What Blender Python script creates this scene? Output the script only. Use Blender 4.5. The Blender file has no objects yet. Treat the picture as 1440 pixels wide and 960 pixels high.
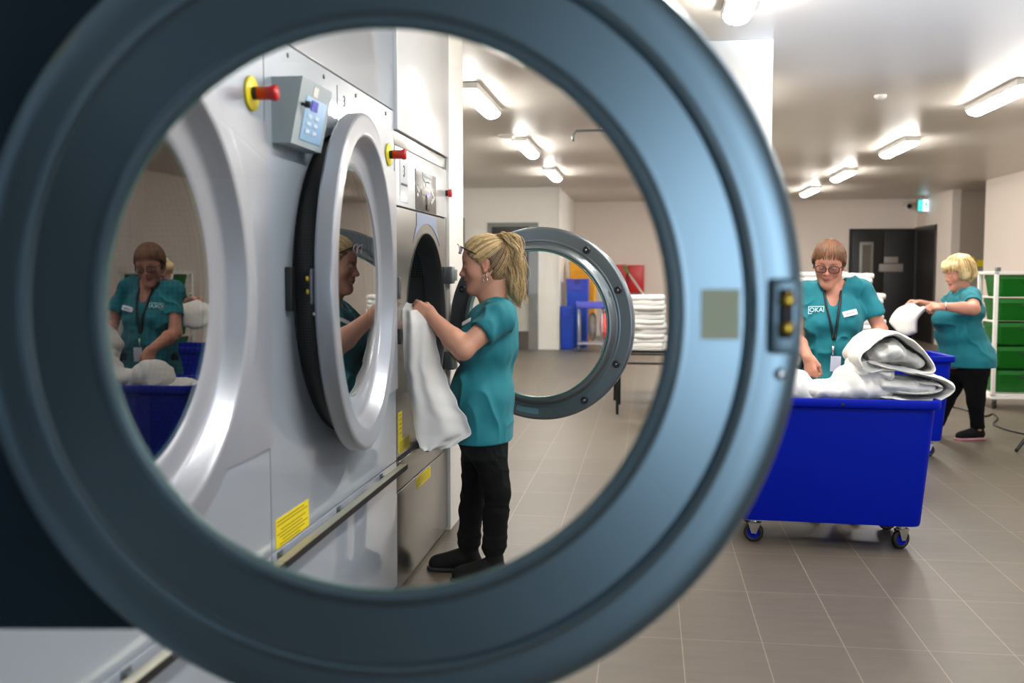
import bpy, bmesh, math, random
import numpy as np
from mathutils import Vector, Matrix, noise as mnoise
random.seed(7)
sc = bpy.context.scene
COL = sc.collection
PI = math.pi
sin, cos, rad = math.sin, math.cos, math.radians

# ------------------------------------------------------------------ camera
F_PX = 1405.0
YAW = math.atan2(192 * math.cos(math.atan(100 / F_PX)), F_PX)
PITCH = -math.atan(100 / F_PX)
CAM_H = 1.40
cd = bpy.data.cameras.new('camera'); cam = bpy.data.objects.new('camera', cd); COL.objects.link(cam)
cam.location = (0, 0, CAM_H)
cam.rotation_euler = (PI / 2 + PITCH, 0, YAW)
cd.sensor_width = 36.0; cd.lens = F_PX / 1440 * 36.0
cd.clip_start = 0.05; cd.clip_end = 200
cd.dof.use_dof = True; cd.dof.focus_distance = 4.75; cd.dof.aperture_fstop = 2.3
sc.camera = cam
_cy, _sy, _cp, _sp = cos(YAW), sin(YAW), cos(PITCH), sin(PITCH)
def ray(px, py):
    a = (px - 720) / F_PX; b = (480 - py) / F_PX
    return Vector((-_sy * _cp + a * _cy + b * _sy * _sp, _cy * _cp + a * _sy - b * _cy * _sp, _sp + b * _cp))
def at(px, py, Y):
    d = ray(px, py); t = Y / d.y
    return Vector((d.x * t, Y, CAM_H + d.z * t))
def atx(px, py, X):
    d = ray(px, py); t = X / d.x
    return Vector((X, d.y * t, CAM_H + d.z * t))

# ------------------------------------------------------------------ colour + materials
def s2l(c):
    return tuple(((v / 255) / 12.92 if v / 255 <= .04045 else ((v / 255 + .055) / 1.055) ** 2.4) for v in c) + (1,)
def mat(name, col, rough=.5, metal=0.0, coat=0.0, coat_r=.1, spec=.5, noise=None, bump=None, alpha=None, sheen=0, sss=0, lin=False, aniso=0):
    m = bpy.data.materials.new(name); m.use_nodes = True
    nt = m.node_tree; b = nt.nodes['Principled BSDF']
    c = tuple(col) + (1,) if lin else s2l(col)
    b.inputs['Base Color'].default_value = c
    b.inputs['Roughness'].default_value = rough; b.inputs['Metallic'].default_value = metal
    b.inputs['Coat Weight'].default_value = coat; b.inputs['Coat Roughness'].default_value = coat_r
    b.inputs['Specular IOR Level'].default_value = spec
    if sheen: b.inputs['Sheen Weight'].default_value = sheen
    if aniso: b.inputs['Anisotropic'].default_value = aniso
    if sss:
        b.inputs['Subsurface Weight'].default_value = sss
        b.inputs['Subsurface Radius'].default_value = (.012, .005, .003); b.inputs['Subsurface Scale'].default_value = 1.0
    if noise or bump:
        tc = nt.nodes.new('ShaderNodeTexCoord')
    if noise:  # (scale, amount, stretch)
        n = nt.nodes.new('ShaderNodeTexNoise'); n.inputs['Scale'].default_value = noise[0]; n.inputs['Detail'].default_value = 5
        mp = nt.nodes.new('ShaderNodeMapping'); mp.inputs['Scale'].default_value = noise[2] if len(noise) > 2 else (1, 1, 1)
        nt.links.new(tc.outputs['Object'], mp.inputs[0]); nt.links.new(mp.outputs[0], n.inputs['Vector'])
        mr = nt.nodes.new('ShaderNodeMapRange'); mr.inputs['To Min'].default_value = 1 - noise[1]; mr.inputs['To Max'].default_value = 1 + noise[1]
        mr.inputs['From Min'].default_value = .3; mr.inputs['From Max'].default_value = .7
        mx = nt.nodes.new('ShaderNodeMix'); mx.data_type = 'RGBA'; mx.blend_type = 'MULTIPLY'; mx.inputs[0].default_value = 1
        nt.links.new(n.outputs['Fac'], mr.inputs[0]); mx.inputs[6].default_value = c
        nt.links.new(mr.outputs[0], mx.inputs[7]); nt.links.new(mx.outputs[2], b.inputs['Base Color'])
    if bump:  # (scale, strength, distance)
        n2 = nt.nodes.new('ShaderNodeTexNoise'); n2.inputs['Scale'].default_value = bump[0]; n2.inputs['Detail'].default_value = 4
        bp = nt.nodes.new('ShaderNodeBump'); bp.inputs['Strength'].default_value = bump[1]; bp.inputs['Distance'].default_value = bump[2]
        nt.links.new(tc.outputs['Object'], n2.inputs['Vector']); nt.links.new(n2.outputs['Fac'], bp.inputs['Height']); nt.links.new(bp.outputs[0], b.inputs['Normal'])
    return m
def emit(name, col, strength):
    m = bpy.data.materials.new(name); m.use_nodes = True; nt = m.node_tree
    for n in list(nt.nodes):
        if n.type != 'OUTPUT_MATERIAL': nt.nodes.remove(n)
    e = nt.nodes.new('ShaderNodeEmission'); e.inputs[0].default_value = s2l(col); e.inputs[1].default_value = strength
    nt.links.new(e.outputs[0], nt.nodes['Material Output'].inputs[0]); return m
def vcol_mat(name, rough=.5, spec=.4, sheen=0, bump=None, sss=0):
    m = mat(name, (200, 200, 200), rough, spec=spec, sheen=sheen, bump=bump, sss=sss)
    a = m.node_tree.nodes.new('ShaderNodeVertexColor'); a.layer_name = 'Col'
    m.node_tree.links.new(a.outputs[0], m.node_tree.nodes['Principled BSDF'].inputs['Base Color']); return m
def glass_mat(name, boost=1.6, tint=(1, 1, 1), rough=0.0):
    m = bpy.data.materials.new(name); m.use_nodes = True; nt = m.node_tree
    for n in list(nt.nodes):
        if n.type != 'OUTPUT_MATERIAL': nt.nodes.remove(n)
    t = nt.nodes.new('ShaderNodeBsdfTransparent'); t.inputs[0].default_value = tint + (1,)
    g = nt.nodes.new('ShaderNodeBsdfGlossy'); g.inputs['Roughness'].default_value = rough; g.inputs[0].default_value = (1, 1, 1, 1)
    fr = nt.nodes.new('ShaderNodeFresnel'); fr.inputs[0].default_value = 1.5
    ge = nt.nodes.new('ShaderNodeNewGeometry')
    inv = nt.nodes.new('ShaderNodeMath'); inv.operation = 'SUBTRACT'; inv.inputs[0].default_value = boost
    mul0 = nt.nodes.new('ShaderNodeMath'); mul0.operation = 'MULTIPLY'; mul0.inputs[1].default_value = boost
    nt.links.new(ge.outputs['Backfacing'], mul0.inputs[0]); nt.links.new(mul0.outputs[0], inv.inputs[1])
    mul = nt.nodes.new('ShaderNodeMath'); mul.operation = 'MULTIPLY'; mul.use_clamp = True
    nt.links.new(fr.outputs[0], mul.inputs[0]); nt.links.new(inv.outputs[0], mul.inputs[1])
    mx = nt.nodes.new('ShaderNodeMixShader')
    nt.links.new(mul.outputs[0], mx.inputs[0]); nt.links.new(t.outputs[0], mx.inputs[1]); nt.links.new(g.outputs[0], mx.inputs[2])
    nt.links.new(mx.outputs[0], nt.nodes['Material Output'].inputs[0]); return m

# ------------------------------------------------------------------ mesh builder
class MB:
    def __init__(s): s.v = []; s.f = []; s.mi = []; s.sm = []; s.m = 0; s.smooth = True
    def mat(s, i): s.m = i; return s
    def add(s, vs, fs, smooth=None, M=None):
        o = len(s.v)
        for v in vs:
            v = Vector(v)
            s.v.append(tuple(M @ v) if M is not None else tuple(v))
        for f in fs:
            s.f.append(tuple(i + o for i in f)); s.mi.append(s.m); s.sm.append(s.smooth if smooth is None else smooth)
        return s
    def box(s, lo, hi, bev=0.0, M=None):
        x0, y0, z0 = lo; x1, y1, z1 = hi
        if bev <= 0:
            vs = [(x, y, z) for x in (x0, x1) for y in (y0, y1) for z in (z0, z1)]
            return s.add(vs, [(0, 1, 3, 2), (4, 6, 7, 5), (0, 4, 5, 1), (2, 3, 7, 6), (0, 2, 6, 4), (1, 5, 7, 3)], False, M)
        bm = bmesh.new(); bmesh.ops.create_cube(bm, size=1)
        for v in bm.verts: v.co = Vector(((x0 + x1) / 2 + v.co.x * (x1 - x0), (y0 + y1) / 2 + v.co.y * (y1 - y0), (z0 + z1) / 2 + v.co.z * (z1 - z0)))
        bmesh.ops.bevel(bm, geom=bm.edges[:], offset=bev, segments=3, profile=.5, affect='EDGES')
        bm.verts.index_update(); s.add([v.co.copy() for v in bm.verts], [[v.index for v in f.verts] for f in bm.faces], True, M); bm.free(); return s
    def tube(s, pts, r, n=10, closed=False, caps=True, M=None):
        pts = [Vector(p) for p in pts]; N = len(pts)
        rs = r if isinstance(r, (list, tuple)) else [r] * N
        vs = []; fs = []; up = None
        for i, p in enumerate(pts):
            if closed: t = pts[(i + 1) % N] - pts[i - 1]
            else: t = pts[min(i + 1, N - 1)] - pts[max(i - 1, 0)]
            if t.length < 1e-9: t = Vector((0, 0, 1))
            t.normalize()
            if up is None:
                up = Vector((0, 0, 1)) if abs(t.z) < .9 else Vector((1, 0, 0))
            a = (up - t * up.dot(t))
            if a.length < 1e-6: a = t.orthogonal()
            a.normalize(); b = t.cross(a); up = a
            for k in range(n):
                an = 2 * PI * k / n; vs.append(p + (a * cos(an) + b * sin(an)) * rs[i])
        L = N if closed else N - 1
        for i in range(L):
            for k in range(n):
                j = (i + 1) % N; fs.append((i * n + k, i * n + (k + 1) % n, j * n + (k + 1) % n, j * n + k))
        if caps and not closed:
            fs.append(tuple(range(n))[::-1]); fs.append(tuple((N - 1) * n + k for k in range(n)))
        return s.add(vs, fs, True, M)
    def lathe(s, prof, n=64, closed=False, M=None, caps=False, smooth=True):
        """profile of (u, r): u along local +X, r radius"""
        vs = []; fs = []; P = len(prof)
        for k in range(n):
            a = 2 * PI * k / n
            for (u, r) in prof: vs.append((u, r * cos(a), r * sin(a)))
        for k in range(n):
            k2 = (k + 1) % n
            for i in range(P if closed else P - 1):
                j = (i + 1) % P; fs.append((k * P + i, k * P + j, k2 * P + j, k2 * P + i))
        if caps:
            fs.append([k * P for k in range(n)]); fs.append([k * P + P - 1 for k in range(n)][::-1])
        return s.add(vs, fs, smooth, M)
    def prism(s, poly, ax, d0, d1, M=None, smooth=False):
        """poly of 2D points extruded along axis ax between d0 and d1; 2D axes are the other two in order"""
        def p3(q, d):
            l = [0, 0, 0]; o = [i for i in range(3) if i != ax]; l[o[0]] = q[0]; l[o[1]] = q[1]; l[ax] = d; return tuple(l)
        n = len(poly); vs = [p3(q, d0) for q in poly] + [p3(q, d1) for q in poly]
        fs = [tuple(range(n)), tuple(range(2 * n - 1, n - 1, -1))] + [(i, i + n, (i + 1) % n + n, (i + 1) % n) for i in range(n)]
        return s.add(vs, fs, smooth, M)
    def holed(s, y0, y1, z0, z1, cy, cz, r, x0, x1, n=72):
        """panel in the YZ plane with a round hole, thickness x0..x1 (front x1)"""
        vs = []; fs = []
        for k in range(n):
            a = 2 * PI * (k + .5) / n; c, q = cos(a), sin(a)
            ts = []
            if c > 1e-6: ts.append((y1 - cy) / c)
            if c < -1e-6: ts.append((y0 - cy) / c)
            if q > 1e-6: ts.append((z1 - cz) / q)
            if q < -1e-6: ts.append((z0 - cz) / q)
            t = min(ts); oy, oz = cy + c * t, cz + q * t
            vs += [(x1, cy + c * r, cz + q * r), (x1, oy, oz), (x0, oy, oz), (x0, cy + c * r, cz + q * r)]
        # corners
        cor = []
        for k in range(n):
            k2 = (k + 1) % n
            for i in range(4):
                j = (i + 1) % 4; fs.append((k * 4 + i, k2 * 4 + i, k2 * 4 + j, k * 4 + j))
        s.add(vs, fs, False)
        for (Y, Z) in ((y0, z0), (y0, z1), (y1, z0), (y1, z1)):
            best = [k for k in range(n) if (abs(vs[k * 4 + 1][1] - Y) < 1e-6) != (abs(vs[((k + 1) % n) * 4 + 1][1] - Y) < 1e-6) and (vs[k * 4 + 1][2] - cz) * (Z - cz) > 0 and (vs[k * 4 + 1][1] - cy) * (Y - cy) > 0]
            for k in best:
                a = vs[k * 4 + 1]; b = vs[((k + 1) % n) * 4 + 1]
                s.add([(x1, a[1], a[2]), (x1, Y, Z), (x1, b[1], b[2]), (x0, a[1], a[2]), (x0, Y, Z), (x0, b[1], b[2])], [(0, 1, 2), (5, 4, 3), (0, 3, 4, 1), (1, 4, 5, 2)], False)
        return s
    def build(s, name, mats, parent=None, fix=True, auto=None):
        me = bpy.data.meshes.new(name); me.from_pydata(s.v, [], s.f)
        if not isinstance(mats, (list, tuple)): mats = [mats]
        for m in mats: me.materials.append(m)
        me.polygons.foreach_set('material_index', s.mi); me.polygons.foreach_set('use_smooth', s.sm)
        if fix:
            bm = bmesh.new(); bm.from_mesh(me); bmesh.ops.recalc_face_normals(bm, faces=bm.faces[:]); bm.to_mesh(me); bm.free()
        if auto is not None:
            try: me.set_sharp_from_angle(angle=rad(auto))
            except Exception: pass
        me.update()
        o = bpy.data.objects.new(name, me); COL.objects.link(o)
        if parent: o.parent = parent
        return o
def tag(o, label=None, cat=None, group=None, kind=None):
    if label: o['label'] = label
    if cat: o['category'] = cat
    if group: o['group'] = group
    if kind: o['kind'] = kind
    return o
def empty(name, loc=(0, 0, 0), rz=0, label=None, cat=None, group=None, parent=None):
    o = bpy.data.objects.new(name, None); COL.objects.link(o); o.location = loc; o.rotation_euler = (0, 0, rz); o.empty_display_size = .1
    if parent: o.parent = parent
    return tag(o, label, cat, group)
def struct(name, mb, mats, **k):
    o = mb.build(name, mats, **k); o['kind'] = 'structure'; return o
def copy_tree(o, parent=None):
    c = o.copy(); COL.objects.link(c); c.parent = parent
    for ch in [x for x in bpy.data.objects if x.parent == o and x is not c]: copy_tree(ch, c)
    return c
def T(x, y, z): return Matrix.Translation((x, y, z))
def Rz(a): return Matrix.Rotation(a, 4, 'Z')
def Rx(a): return Matrix.Rotation(a, 4, 'X')
def Ry(a): return Matrix.Rotation(a, 4, 'Y')
def text(s, name, size, M, m, parent=None, extrude=.0008, align='CENTER', sx=1.0):
    c = bpy.data.curves.new(name, 'FONT'); c.body = s; c.size = size; c.extrude = extrude; c.align_x = align; c.align_y = 'CENTER'
    t = bpy.data.objects.new(name, c); COL.objects.link(t)
    dg = bpy.context.evaluated_depsgraph_get(); me = bpy.data.meshes.new_from_object(t.evaluated_get(dg))
    bpy.data.objects.remove(t)
    me.transform(M @ Matrix.Diagonal((sx, 1, 1, 1))); me.materials.clear(); me.materials.append(m)
    o = bpy.data.objects.new(name, me); COL.objects.link(o)
    if parent: o.parent = parent
    return o

M_ = {}
M_['panel'] = mat('grey_panel', (165, 176, 188), .30, .15, coat=1.0, coat_r=.03, noise=(2.0, .03))
M_['panel2'] = mat('grey_panel_upper', (158, 168, 180), .32, .15, coat=.8, coat_r=.06)
M_['plate_shaded'] = mat('shaded_plate_metal', (44, 60, 68), .4, .8)  # open hinge plate: its unlit look is put into the colour
M_['seam'] = mat('dark_seam', (40, 44, 50), .6)
M_['ring'] = mat('blue_grey_door_paint', (120, 140, 150), .32, .82, coat=.0)
M_['doorring'] = mat('silver_door_paint', (158, 163, 172), .32, .3, coat=.4, coat_r=.08)
M_['steel'] = mat('brushed_steel', (170, 168, 164), .26, 1.0, noise=(30, .04, (1, 1, .03)))
M_['steel_d'] = mat('dark_steel', (120, 122, 122), .3, 1.0)
M_['chrome'] = mat('chrome', (200, 202, 205), .12, 1.0)
M_['castgrey'] = mat('cast_grey_metal', (120, 128, 132), .35, .75)
M_['black'] = mat('black_rubber', (14, 14, 15), .55)
M_['blackmetal'] = mat('black_metal', (22, 23, 24), .35, .3)
M_['white_paint'] = mat('white_gloss_panel', (228, 230, 232), .2, 0, coat=.5, coat_r=.05)
M_['yellow'] = mat('yellow_label', (236, 214, 10), .5)
M_['labelink'] = mat('label_ink', (120, 105, 10), .6)
M_['red'] = mat('red_plastic', (196, 20, 26), .3)
M_['stopyel'] = mat('yellow_disc', (240, 220, 20), .4)
M_['wall_n'] = mat('dark_slate_wall', (150, 166, 176), .6)
M_['wall'] = mat('wall_paint', (226, 214, 204), .55, noise=(1.2, .02))
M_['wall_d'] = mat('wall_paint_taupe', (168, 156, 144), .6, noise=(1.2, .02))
M_['wall_w'] = mat('wall_paint_white', (230, 228, 222), .4, noise=(1.2, .02))
M_['ceil'] = mat('ceiling_paint', (212, 205, 196), .38, noise=(.8, .02))
M_['door_dark'] = mat('dark_door', (24, 21, 19), .4)
M_['blue'] = mat('blue_plastic', (0, 26, 160), .5, spec=.1, noise=(1.5, .04), bump=(160, .05, .002))
M_['white'] = mat('white_linen', (220, 217, 211), .95, sheen=0, noise=(6, .03), bump=(220, .25, .002))
M_['linen2'] = mat('white_cotton_sheet', (226, 225, 222), .9, sheen=0, bump=(300, .15, .001))
M_['glass'] = glass_mat('clear_glass', 1.3)
M_['glass_d'] = glass_mat('machine_glass', 1.7, (.55, .56, .58))
M_['teal_glass'] = mat('green_glass_edge', (70, 120, 112), .25, coat=.5)
M_['ink'] = mat('dark_print', (40, 42, 46), .6)
M_['lamp'] = emit('lamp_diffuser', (255, 250, 242), 30.0)
# ================================================================== THE ROOM
FX = -1.06          # plane of the machine fronts
CZ = 2.85           # ceiling height
BX = 5.4            # right wall
def tile_mat():
    m = bpy.data.materials.new('floor_tiles'); m.use_nodes = True; nt = m.node_tree; b = nt.nodes['Principled BSDF']
    tc = nt.nodes.new('ShaderNodeTexCoord'); mp = nt.nodes.new('ShaderNodeMapping'); mp.inputs['Location'].default_value = (-.138, -.11, 0)
    br = nt.nodes.new('ShaderNodeTexBrick'); br.offset = 0; br.squash = 1
    br.inputs['Scale'].default_value = 1; br.inputs['Brick Width'].default_value = .3; br.inputs['Row Height'].default_value = .61
    br.inputs['Mortar Size'].default_value = .0022; br.inputs['Mortar Smooth'].default_value = .3; br.inputs['Bias'].default_value = 0
    br.inputs['Color1'].default_value = s2l((95, 86, 74)); br.inputs['Color2'].default_value = s2l((90, 81, 69)); br.inputs['Mortar'].default_value = s2l((136, 126, 110))
    ns = nt.nodes.new('ShaderNodeTexNoise'); ns.inputs['Scale'].default_value = 7; ns.inputs['Detail'].default_value = 8; ns.inputs['Roughness'].default_value = .65
    mp2 = nt.nodes.new('ShaderNodeMapping'); mp2.inputs['Scale'].default_value = (.6, 3.2, 1)
    mr = nt.nodes.new('ShaderNodeMapRange'); mr.inputs['From Min'].default_value = .3; mr.inputs['From Max'].default_value = .7; mr.inputs['To Min'].default_value = .88; mr.inputs['To Max'].default_value = 1.10
    mx = nt.nodes.new('ShaderNodeMix'); mx.data_type = 'RGBA'; mx.blend_type = 'MULTIPLY'; mx.inputs[0].default_value = 1
    L = nt.links.new
    L(tc.outputs['Object'], mp.inputs[0]); L(mp.outputs[0], br.inputs['Vector']); L(tc.outputs['Object'], mp2.inputs[0]); L(mp2.outputs[0], ns.inputs['Vector'])
    L(ns.outputs['Fac'], mr.inputs[0]); L(br.outputs['Color'], mx.inputs[6]); L(mr.outputs[0], mx.inputs[7]); L(mx.outputs[2], b.inputs['Base Color'])
    bp = nt.nodes.new('ShaderNodeBump'); bp.inputs['Strength'].default_value = .12; bp.inputs['Distance'].default_value = .002
    L(ns.outputs['Fac'], bp.inputs['Height']); L(bp.outputs[0], b.inputs['Normal'])
    b.inputs['Roughness'].default_value = .44; b.inputs['Specular IOR Level'].default_value = .5
    return m
M_['floor'] = tile_mat()
XL, YN, YB1, YB2 = -5.5, -4.5, 17.6, 21.4
struct('floor', MB().box((XL - .2, YN - .2, -.1), (9, YB2 + .4, 0)), M_['floor'])
struct('ceiling', MB().box((XL - .2, YN - .2, CZ), (9, YB2 + .4, CZ + .1)), M_['ceil'])
# near wall (behind the camera) with two daylight windows
def wall_with_openings(name, x0, x1, y, th, ops, m):
    b = MB(); xs = x0
    for (a, c, z0, z1) in ops:
        b.box((xs, y, 0), (a, y + th, CZ)); b.box((a, y, 0), (c, y + th, z0)); b.box((a, y, z1), (c, y + th, CZ)); xs = c
    b.box((xs, y, 0), (x1, y + th, CZ)); return struct(name, b, m)
wall_with_openings('wall_near', XL, BX, YN - .15, .15, [(1.85, 5.1, .30, 2.45)], M_['wall_n'])
wf = MB()
for (a, c) in ((1.85, 3.5), (3.5, 5.1)):
    for bx in (((a, .35), (a + .05, 2.45)), ((c - .05, .35), (c, 2.45)), ((a, .35), (c, .40)), ((a, 2.40), (c, 2.45))):
        wf.box((bx[0][0], YN - .1, bx[0][1]), (bx[1][0], YN - .04, bx[1][1]))
struct('window_1', wf, M_['blackmetal'])
struct('wall_machines', MB().box((FX - 1.2, YN, 0), (FX - .95, 5.6, CZ)), M_['wall_w'])
struct('wall_left', MB().box((XL - .15, YN, 0), (XL, YB1, CZ)), M_['wall_w'])
struct('wall_right', MB().box((BX, YN, 0), (BX + .15, 17.2, CZ)).box((BX, 19.0, 0), (BX + .15, YB2, CZ)), M_['wall'])
struct('wall_recess', MB().box((BX + .15, 19.0, 0), (7.4, 19.12, CZ)).box((7.4, 17.0, 0), (7.5, 19.12, CZ)).box((BX + .15, 17.08, 0), (7.4, 17.2, CZ)), M_['wall_d'])
# back wall, left block (white) with a doorway opening, then the deeper beige wall
def bx_(px, Y): return at(px, 400, Y).x
dl, dr = bx_(686, YB1), bx_(757, YB1)
cl = bx_(786, YB1)
bw = MB().box((XL, YB1, 0), (dl, YB1 + .2, CZ)).box((dl, YB1, 2.24), (dr, YB1 + .2, CZ)).box((dr, YB1, 0), (cl, YB1 + .2, CZ)).box((cl - .2, YB1 + .2, 0), (cl, YB2, CZ))
struct('wall_back_left', bw, M_['wall_w'])
struct('wall_back', MB().box((cl - .2, YB2, 0), (BX + .15, YB2 + .15, CZ)), M_['wall'])
struct('trim_1', MB().box((cl - .02, YB1 - .03, 0), (cl + .012, YB1 + .19, CZ), .004), M_['wall_w'])
# pillar hidden mostly by the open door ring
struct('pillar', MB().box((.18, 6.55, 0), (.765, 7.0, CZ), .008), M_['wall_w'])
# white casing at the end of the machine row
struct('wall_machine_end', MB().box((FX - .9, 5.22, 0), (-1.045, 5.62, CZ), .004), M_['wall_w'])
struct('wall_above_machines', MB().box((FX - .9, 4.128, 1.988), (-1.045, 5.218, CZ), .004), M_['white_paint'])
ua = MB().box((FX - .9, YN, 2.066), (FX, 4.122, CZ), .003)
ua.box((FX - .8, YN, 2.04), (FX - .012, 4.12, 2.068))
struct('wall_upper_cladding', ua, M_['panel2'])
# doorway in the back left wall: steel framed glazed opening
def doorway():
    r = empty('door_1', (0, 0, 0)); r['kind'] = 'structure'
    w = .07; b = MB()
    b.box((dl, YB1 - .03, 0), (dl + w, YB1 + .1, 2.24)).box((dr - .17, YB1 - .03, 0), (dr, YB1 + .1, 2.24)).box((dl + w, YB1 - .03, 2.17), (dr - .17, YB1 + .1, 2.24))
    b.box((dl + w, YB1 + .0, .93), (dr - .17, YB1 + .06, .98))
    f = b.build('door_frame', mat('grey_frame', (120, 122, 120), .4, .3), r)
    MB().box((dl + w, YB1 + .02, .32), (dr - .17, YB1 + .05, .93)).build('lower_panel', mat('pale_grey_panel', (176, 178, 170), .5), r)
    MB().box((dl + w, YB1 + .02, 0), (dr - .17, YB1 + .05, .32)).build('kick_plate', mat('kick_dark', (60, 62, 60), .45), r)
    MB().box((dl + w, YB1 + .02, .98), (dr - .17, YB1 + .035, 2.17)).build('door_glass', mat('dark_glass', (52, 50, 48), .12), r)
doorway()
# double dark door in the deeper wall
def double_door():
    r = empty('door_2', (0, 0, 0)); r['kind'] = 'structure'
    x0, x1 = bx_(1196, YB2), bx_(1287, YB2); z1 = 2.2; y = YB2
    MB().box((x0 - .05, y - .03, 0), (x0, y, z1 + .05)).box((x0, y - .03, z1), (x1, y, z1 + .05)).build('door_frame', M_['blackmetal'], r)
    for k in range(2):
        a = x0 + (x1 - x0) * k / 2; c = x0 + (x1 - x0) * (k + 1) / 2
        lf = MB().box((a + .004, y - .05, .01), (c - .004, y - .01, z1), .004).build('door_leaf', M_['door_dark'], r)
        if k == 0:
            px0, px1 = bx_(1209, y), bx_(1224, y)
            MB().box((px0 - .03, y - .065, 1.12), (px1 + .03, y - .05, 1.98), .004).build('vision_frame', mat('vision_frame', (150, 146, 140), .4, .5), lf)
            MB().box((px0 + .02, y - .07, 1.18), (px1 - .02, y - .064, 1.92)).build('vision_glass', mat('vision_glass', (96, 90, 80), .2), lf)
    for (pa, pb, ya, yb, nm) in ((1243, 1263, 361, 370, 'small_sign'), (1236, 1270, 371, 382, 'wide_sign')):
        A = at(pa, yb, y - .055); B = at(pb, ya, y - .055)
        s = MB().box((A.x, y - .06, A.z), (B.x, y - .05, B.z), .003).build(nm, mat(nm + '_metal', (150, 142, 136), .4, .2), r)
double_door()
# dark open doorway in the right wall near the back
def side_door():
    r = empty('door_3', (0, 0, 0)); r['kind'] = 'structure'
    ya, yb = YB2 - .05, 19.9
    MB().box((BX - .03, yb, 0), (BX, yb + .06, 2.25)).box((BX - .03, ya - .06, 0), (BX, ya, 2.25)).box((BX - .03, yb, 2.2), (BX, ya, 2.27)).build('door_frame', mat('dark_grey_frame', (70, 68, 66), .4), r)
    MB().box((BX - .018, yb + .06, .0), (BX - .004, ya - .06, 2.2)).build('door_leaf', M_['door_dark'], r)
side_door()

# ================================================================== CEILING LIGHTS
def luminaire(x, y, label, rz=0):
    r = empty('ceiling_light', (x, y, CZ), rz, label, 'ceiling light', 'surface mounted tube lights')
    MB().box((-.085, -.64, -.055), (.085, .64, 0), .012).build('lamp_body', M_['wall_w'], r)
    # rounded diffuser
    b = MB(); n = 10; vs = []; fs = []
    ys = [-.63, -.62, -.58, .58, .62, .63]; sc_ = [.55, .8, 1, 1, .8, .55]
    for y_, q in zip(ys, sc_):
        for k in range(n + 1):
            a = PI * k / n; vs.append((cos(a) * .075 * (q * .3 + .7), y_, -.05 - sin(a) * .055 * q))
    for i in range(len(ys) - 1):
        for k in range(n): a = i * (n + 1) + k; fs.append((a, a + 1, a + n + 2, a + n + 1))
    fs.append(tuple(range(n + 1))); fs.append(tuple((len(ys) - 1) * (n + 1) + k for k in range(n + 1))[::-1])
    b.add(vs, fs, True); b.build('lamp_diffuser', M_['lamp'], r)
    return r
rowl = [(8.34, 'lit tube light on the ceiling beside the white machine-row casing'),
        (11.55, 'lit tube light, middle one of the three seen through the round glass'),
        (14.75, 'smallest lit tube light of the three seen through the round glass')]
for y, l in rowl: luminaire(-1.40, y, l)
rowr = [(8.75, 'long lit tube light cut by the picture edge above the green crates'),
        (12.1, 'lit tube light second from the picture edge in the long right ceiling row'),
        (15.4, 'lit tube light third from the picture edge in the right ceiling row'),
        (18.5, 'smallest lit tube light, last of the right ceiling row near the back wall')]
for y, l in rowr: luminaire(2.83, y, l)
luminaire(.47, 5.15, 'big lit tube light at the top of the picture above the white pillar')
for (x, y, l) in ((.60, 8.5, 'tube light of the middle ceiling row behind the door ring, above the carts'), (.60, 11.8, 'tube light of the middle ceiling row above the linen tables'), (.60, 15.1, 'tube light of the middle ceiling row beyond the linen tables'), (.60, 18.4, 'tube light of the middle ceiling row near the red wall boxes'), (.60, 2.45, 'tube light on the ceiling above the open blue grey door'), (2.83, 5.3, 'tube light on the ceiling before the long right row'), (-3.4, 9.9, 'tube light in the side bay near the white casing'), (-3.4, 13.2, 'tube light in the side bay near the grey doorway')):
    luminaire(x, y, l)

# small ceiling fittings
def disc_fit(px, py, lab, r=.07, z=CZ - .03):
    d = ray(px, py); t = (CZ - CAM_H) / d.z; x, y = d.x * t, d.y * t
    o = empty('smoke_detector', (x, y, CZ), 0, lab, 'smoke detector')
    MB().lathe([(0, r), (-.015, r), (-.03, r * .7), (-.035, .001)], 24, M=Ry(-PI / 2)).build('detector_base', M_['wall_w'], o)
disc_fit(712, 190, 'small pale round detector between two ceiling lights behind the round glass', .10)
disc_fit(1238, 134, 'tiny round detector at the edge of the bluish ceiling patch', .05)
# bracket hanging from the ceiling, seen through the glass
d = ray(806, 190); t = (CZ - .12 - CAM_H) / d.z; P0 = Vector((d.x * t, d.y * t, CZ - .12))
b = MB().tube([P0 + Vector((0, 0, -.06)), P0 + Vector((0, 0, 0)), P0 + Vector((.03, 0, .04)), P0 + Vector((.9, 0, .05)), P0 + Vector((.93, 0, .12))], .012, 8)
tag(b.build('ceiling_hook', M_['castgrey']), 'thin grey metal hook rail under the ceiling seen through the round glass', 'rail')
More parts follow.
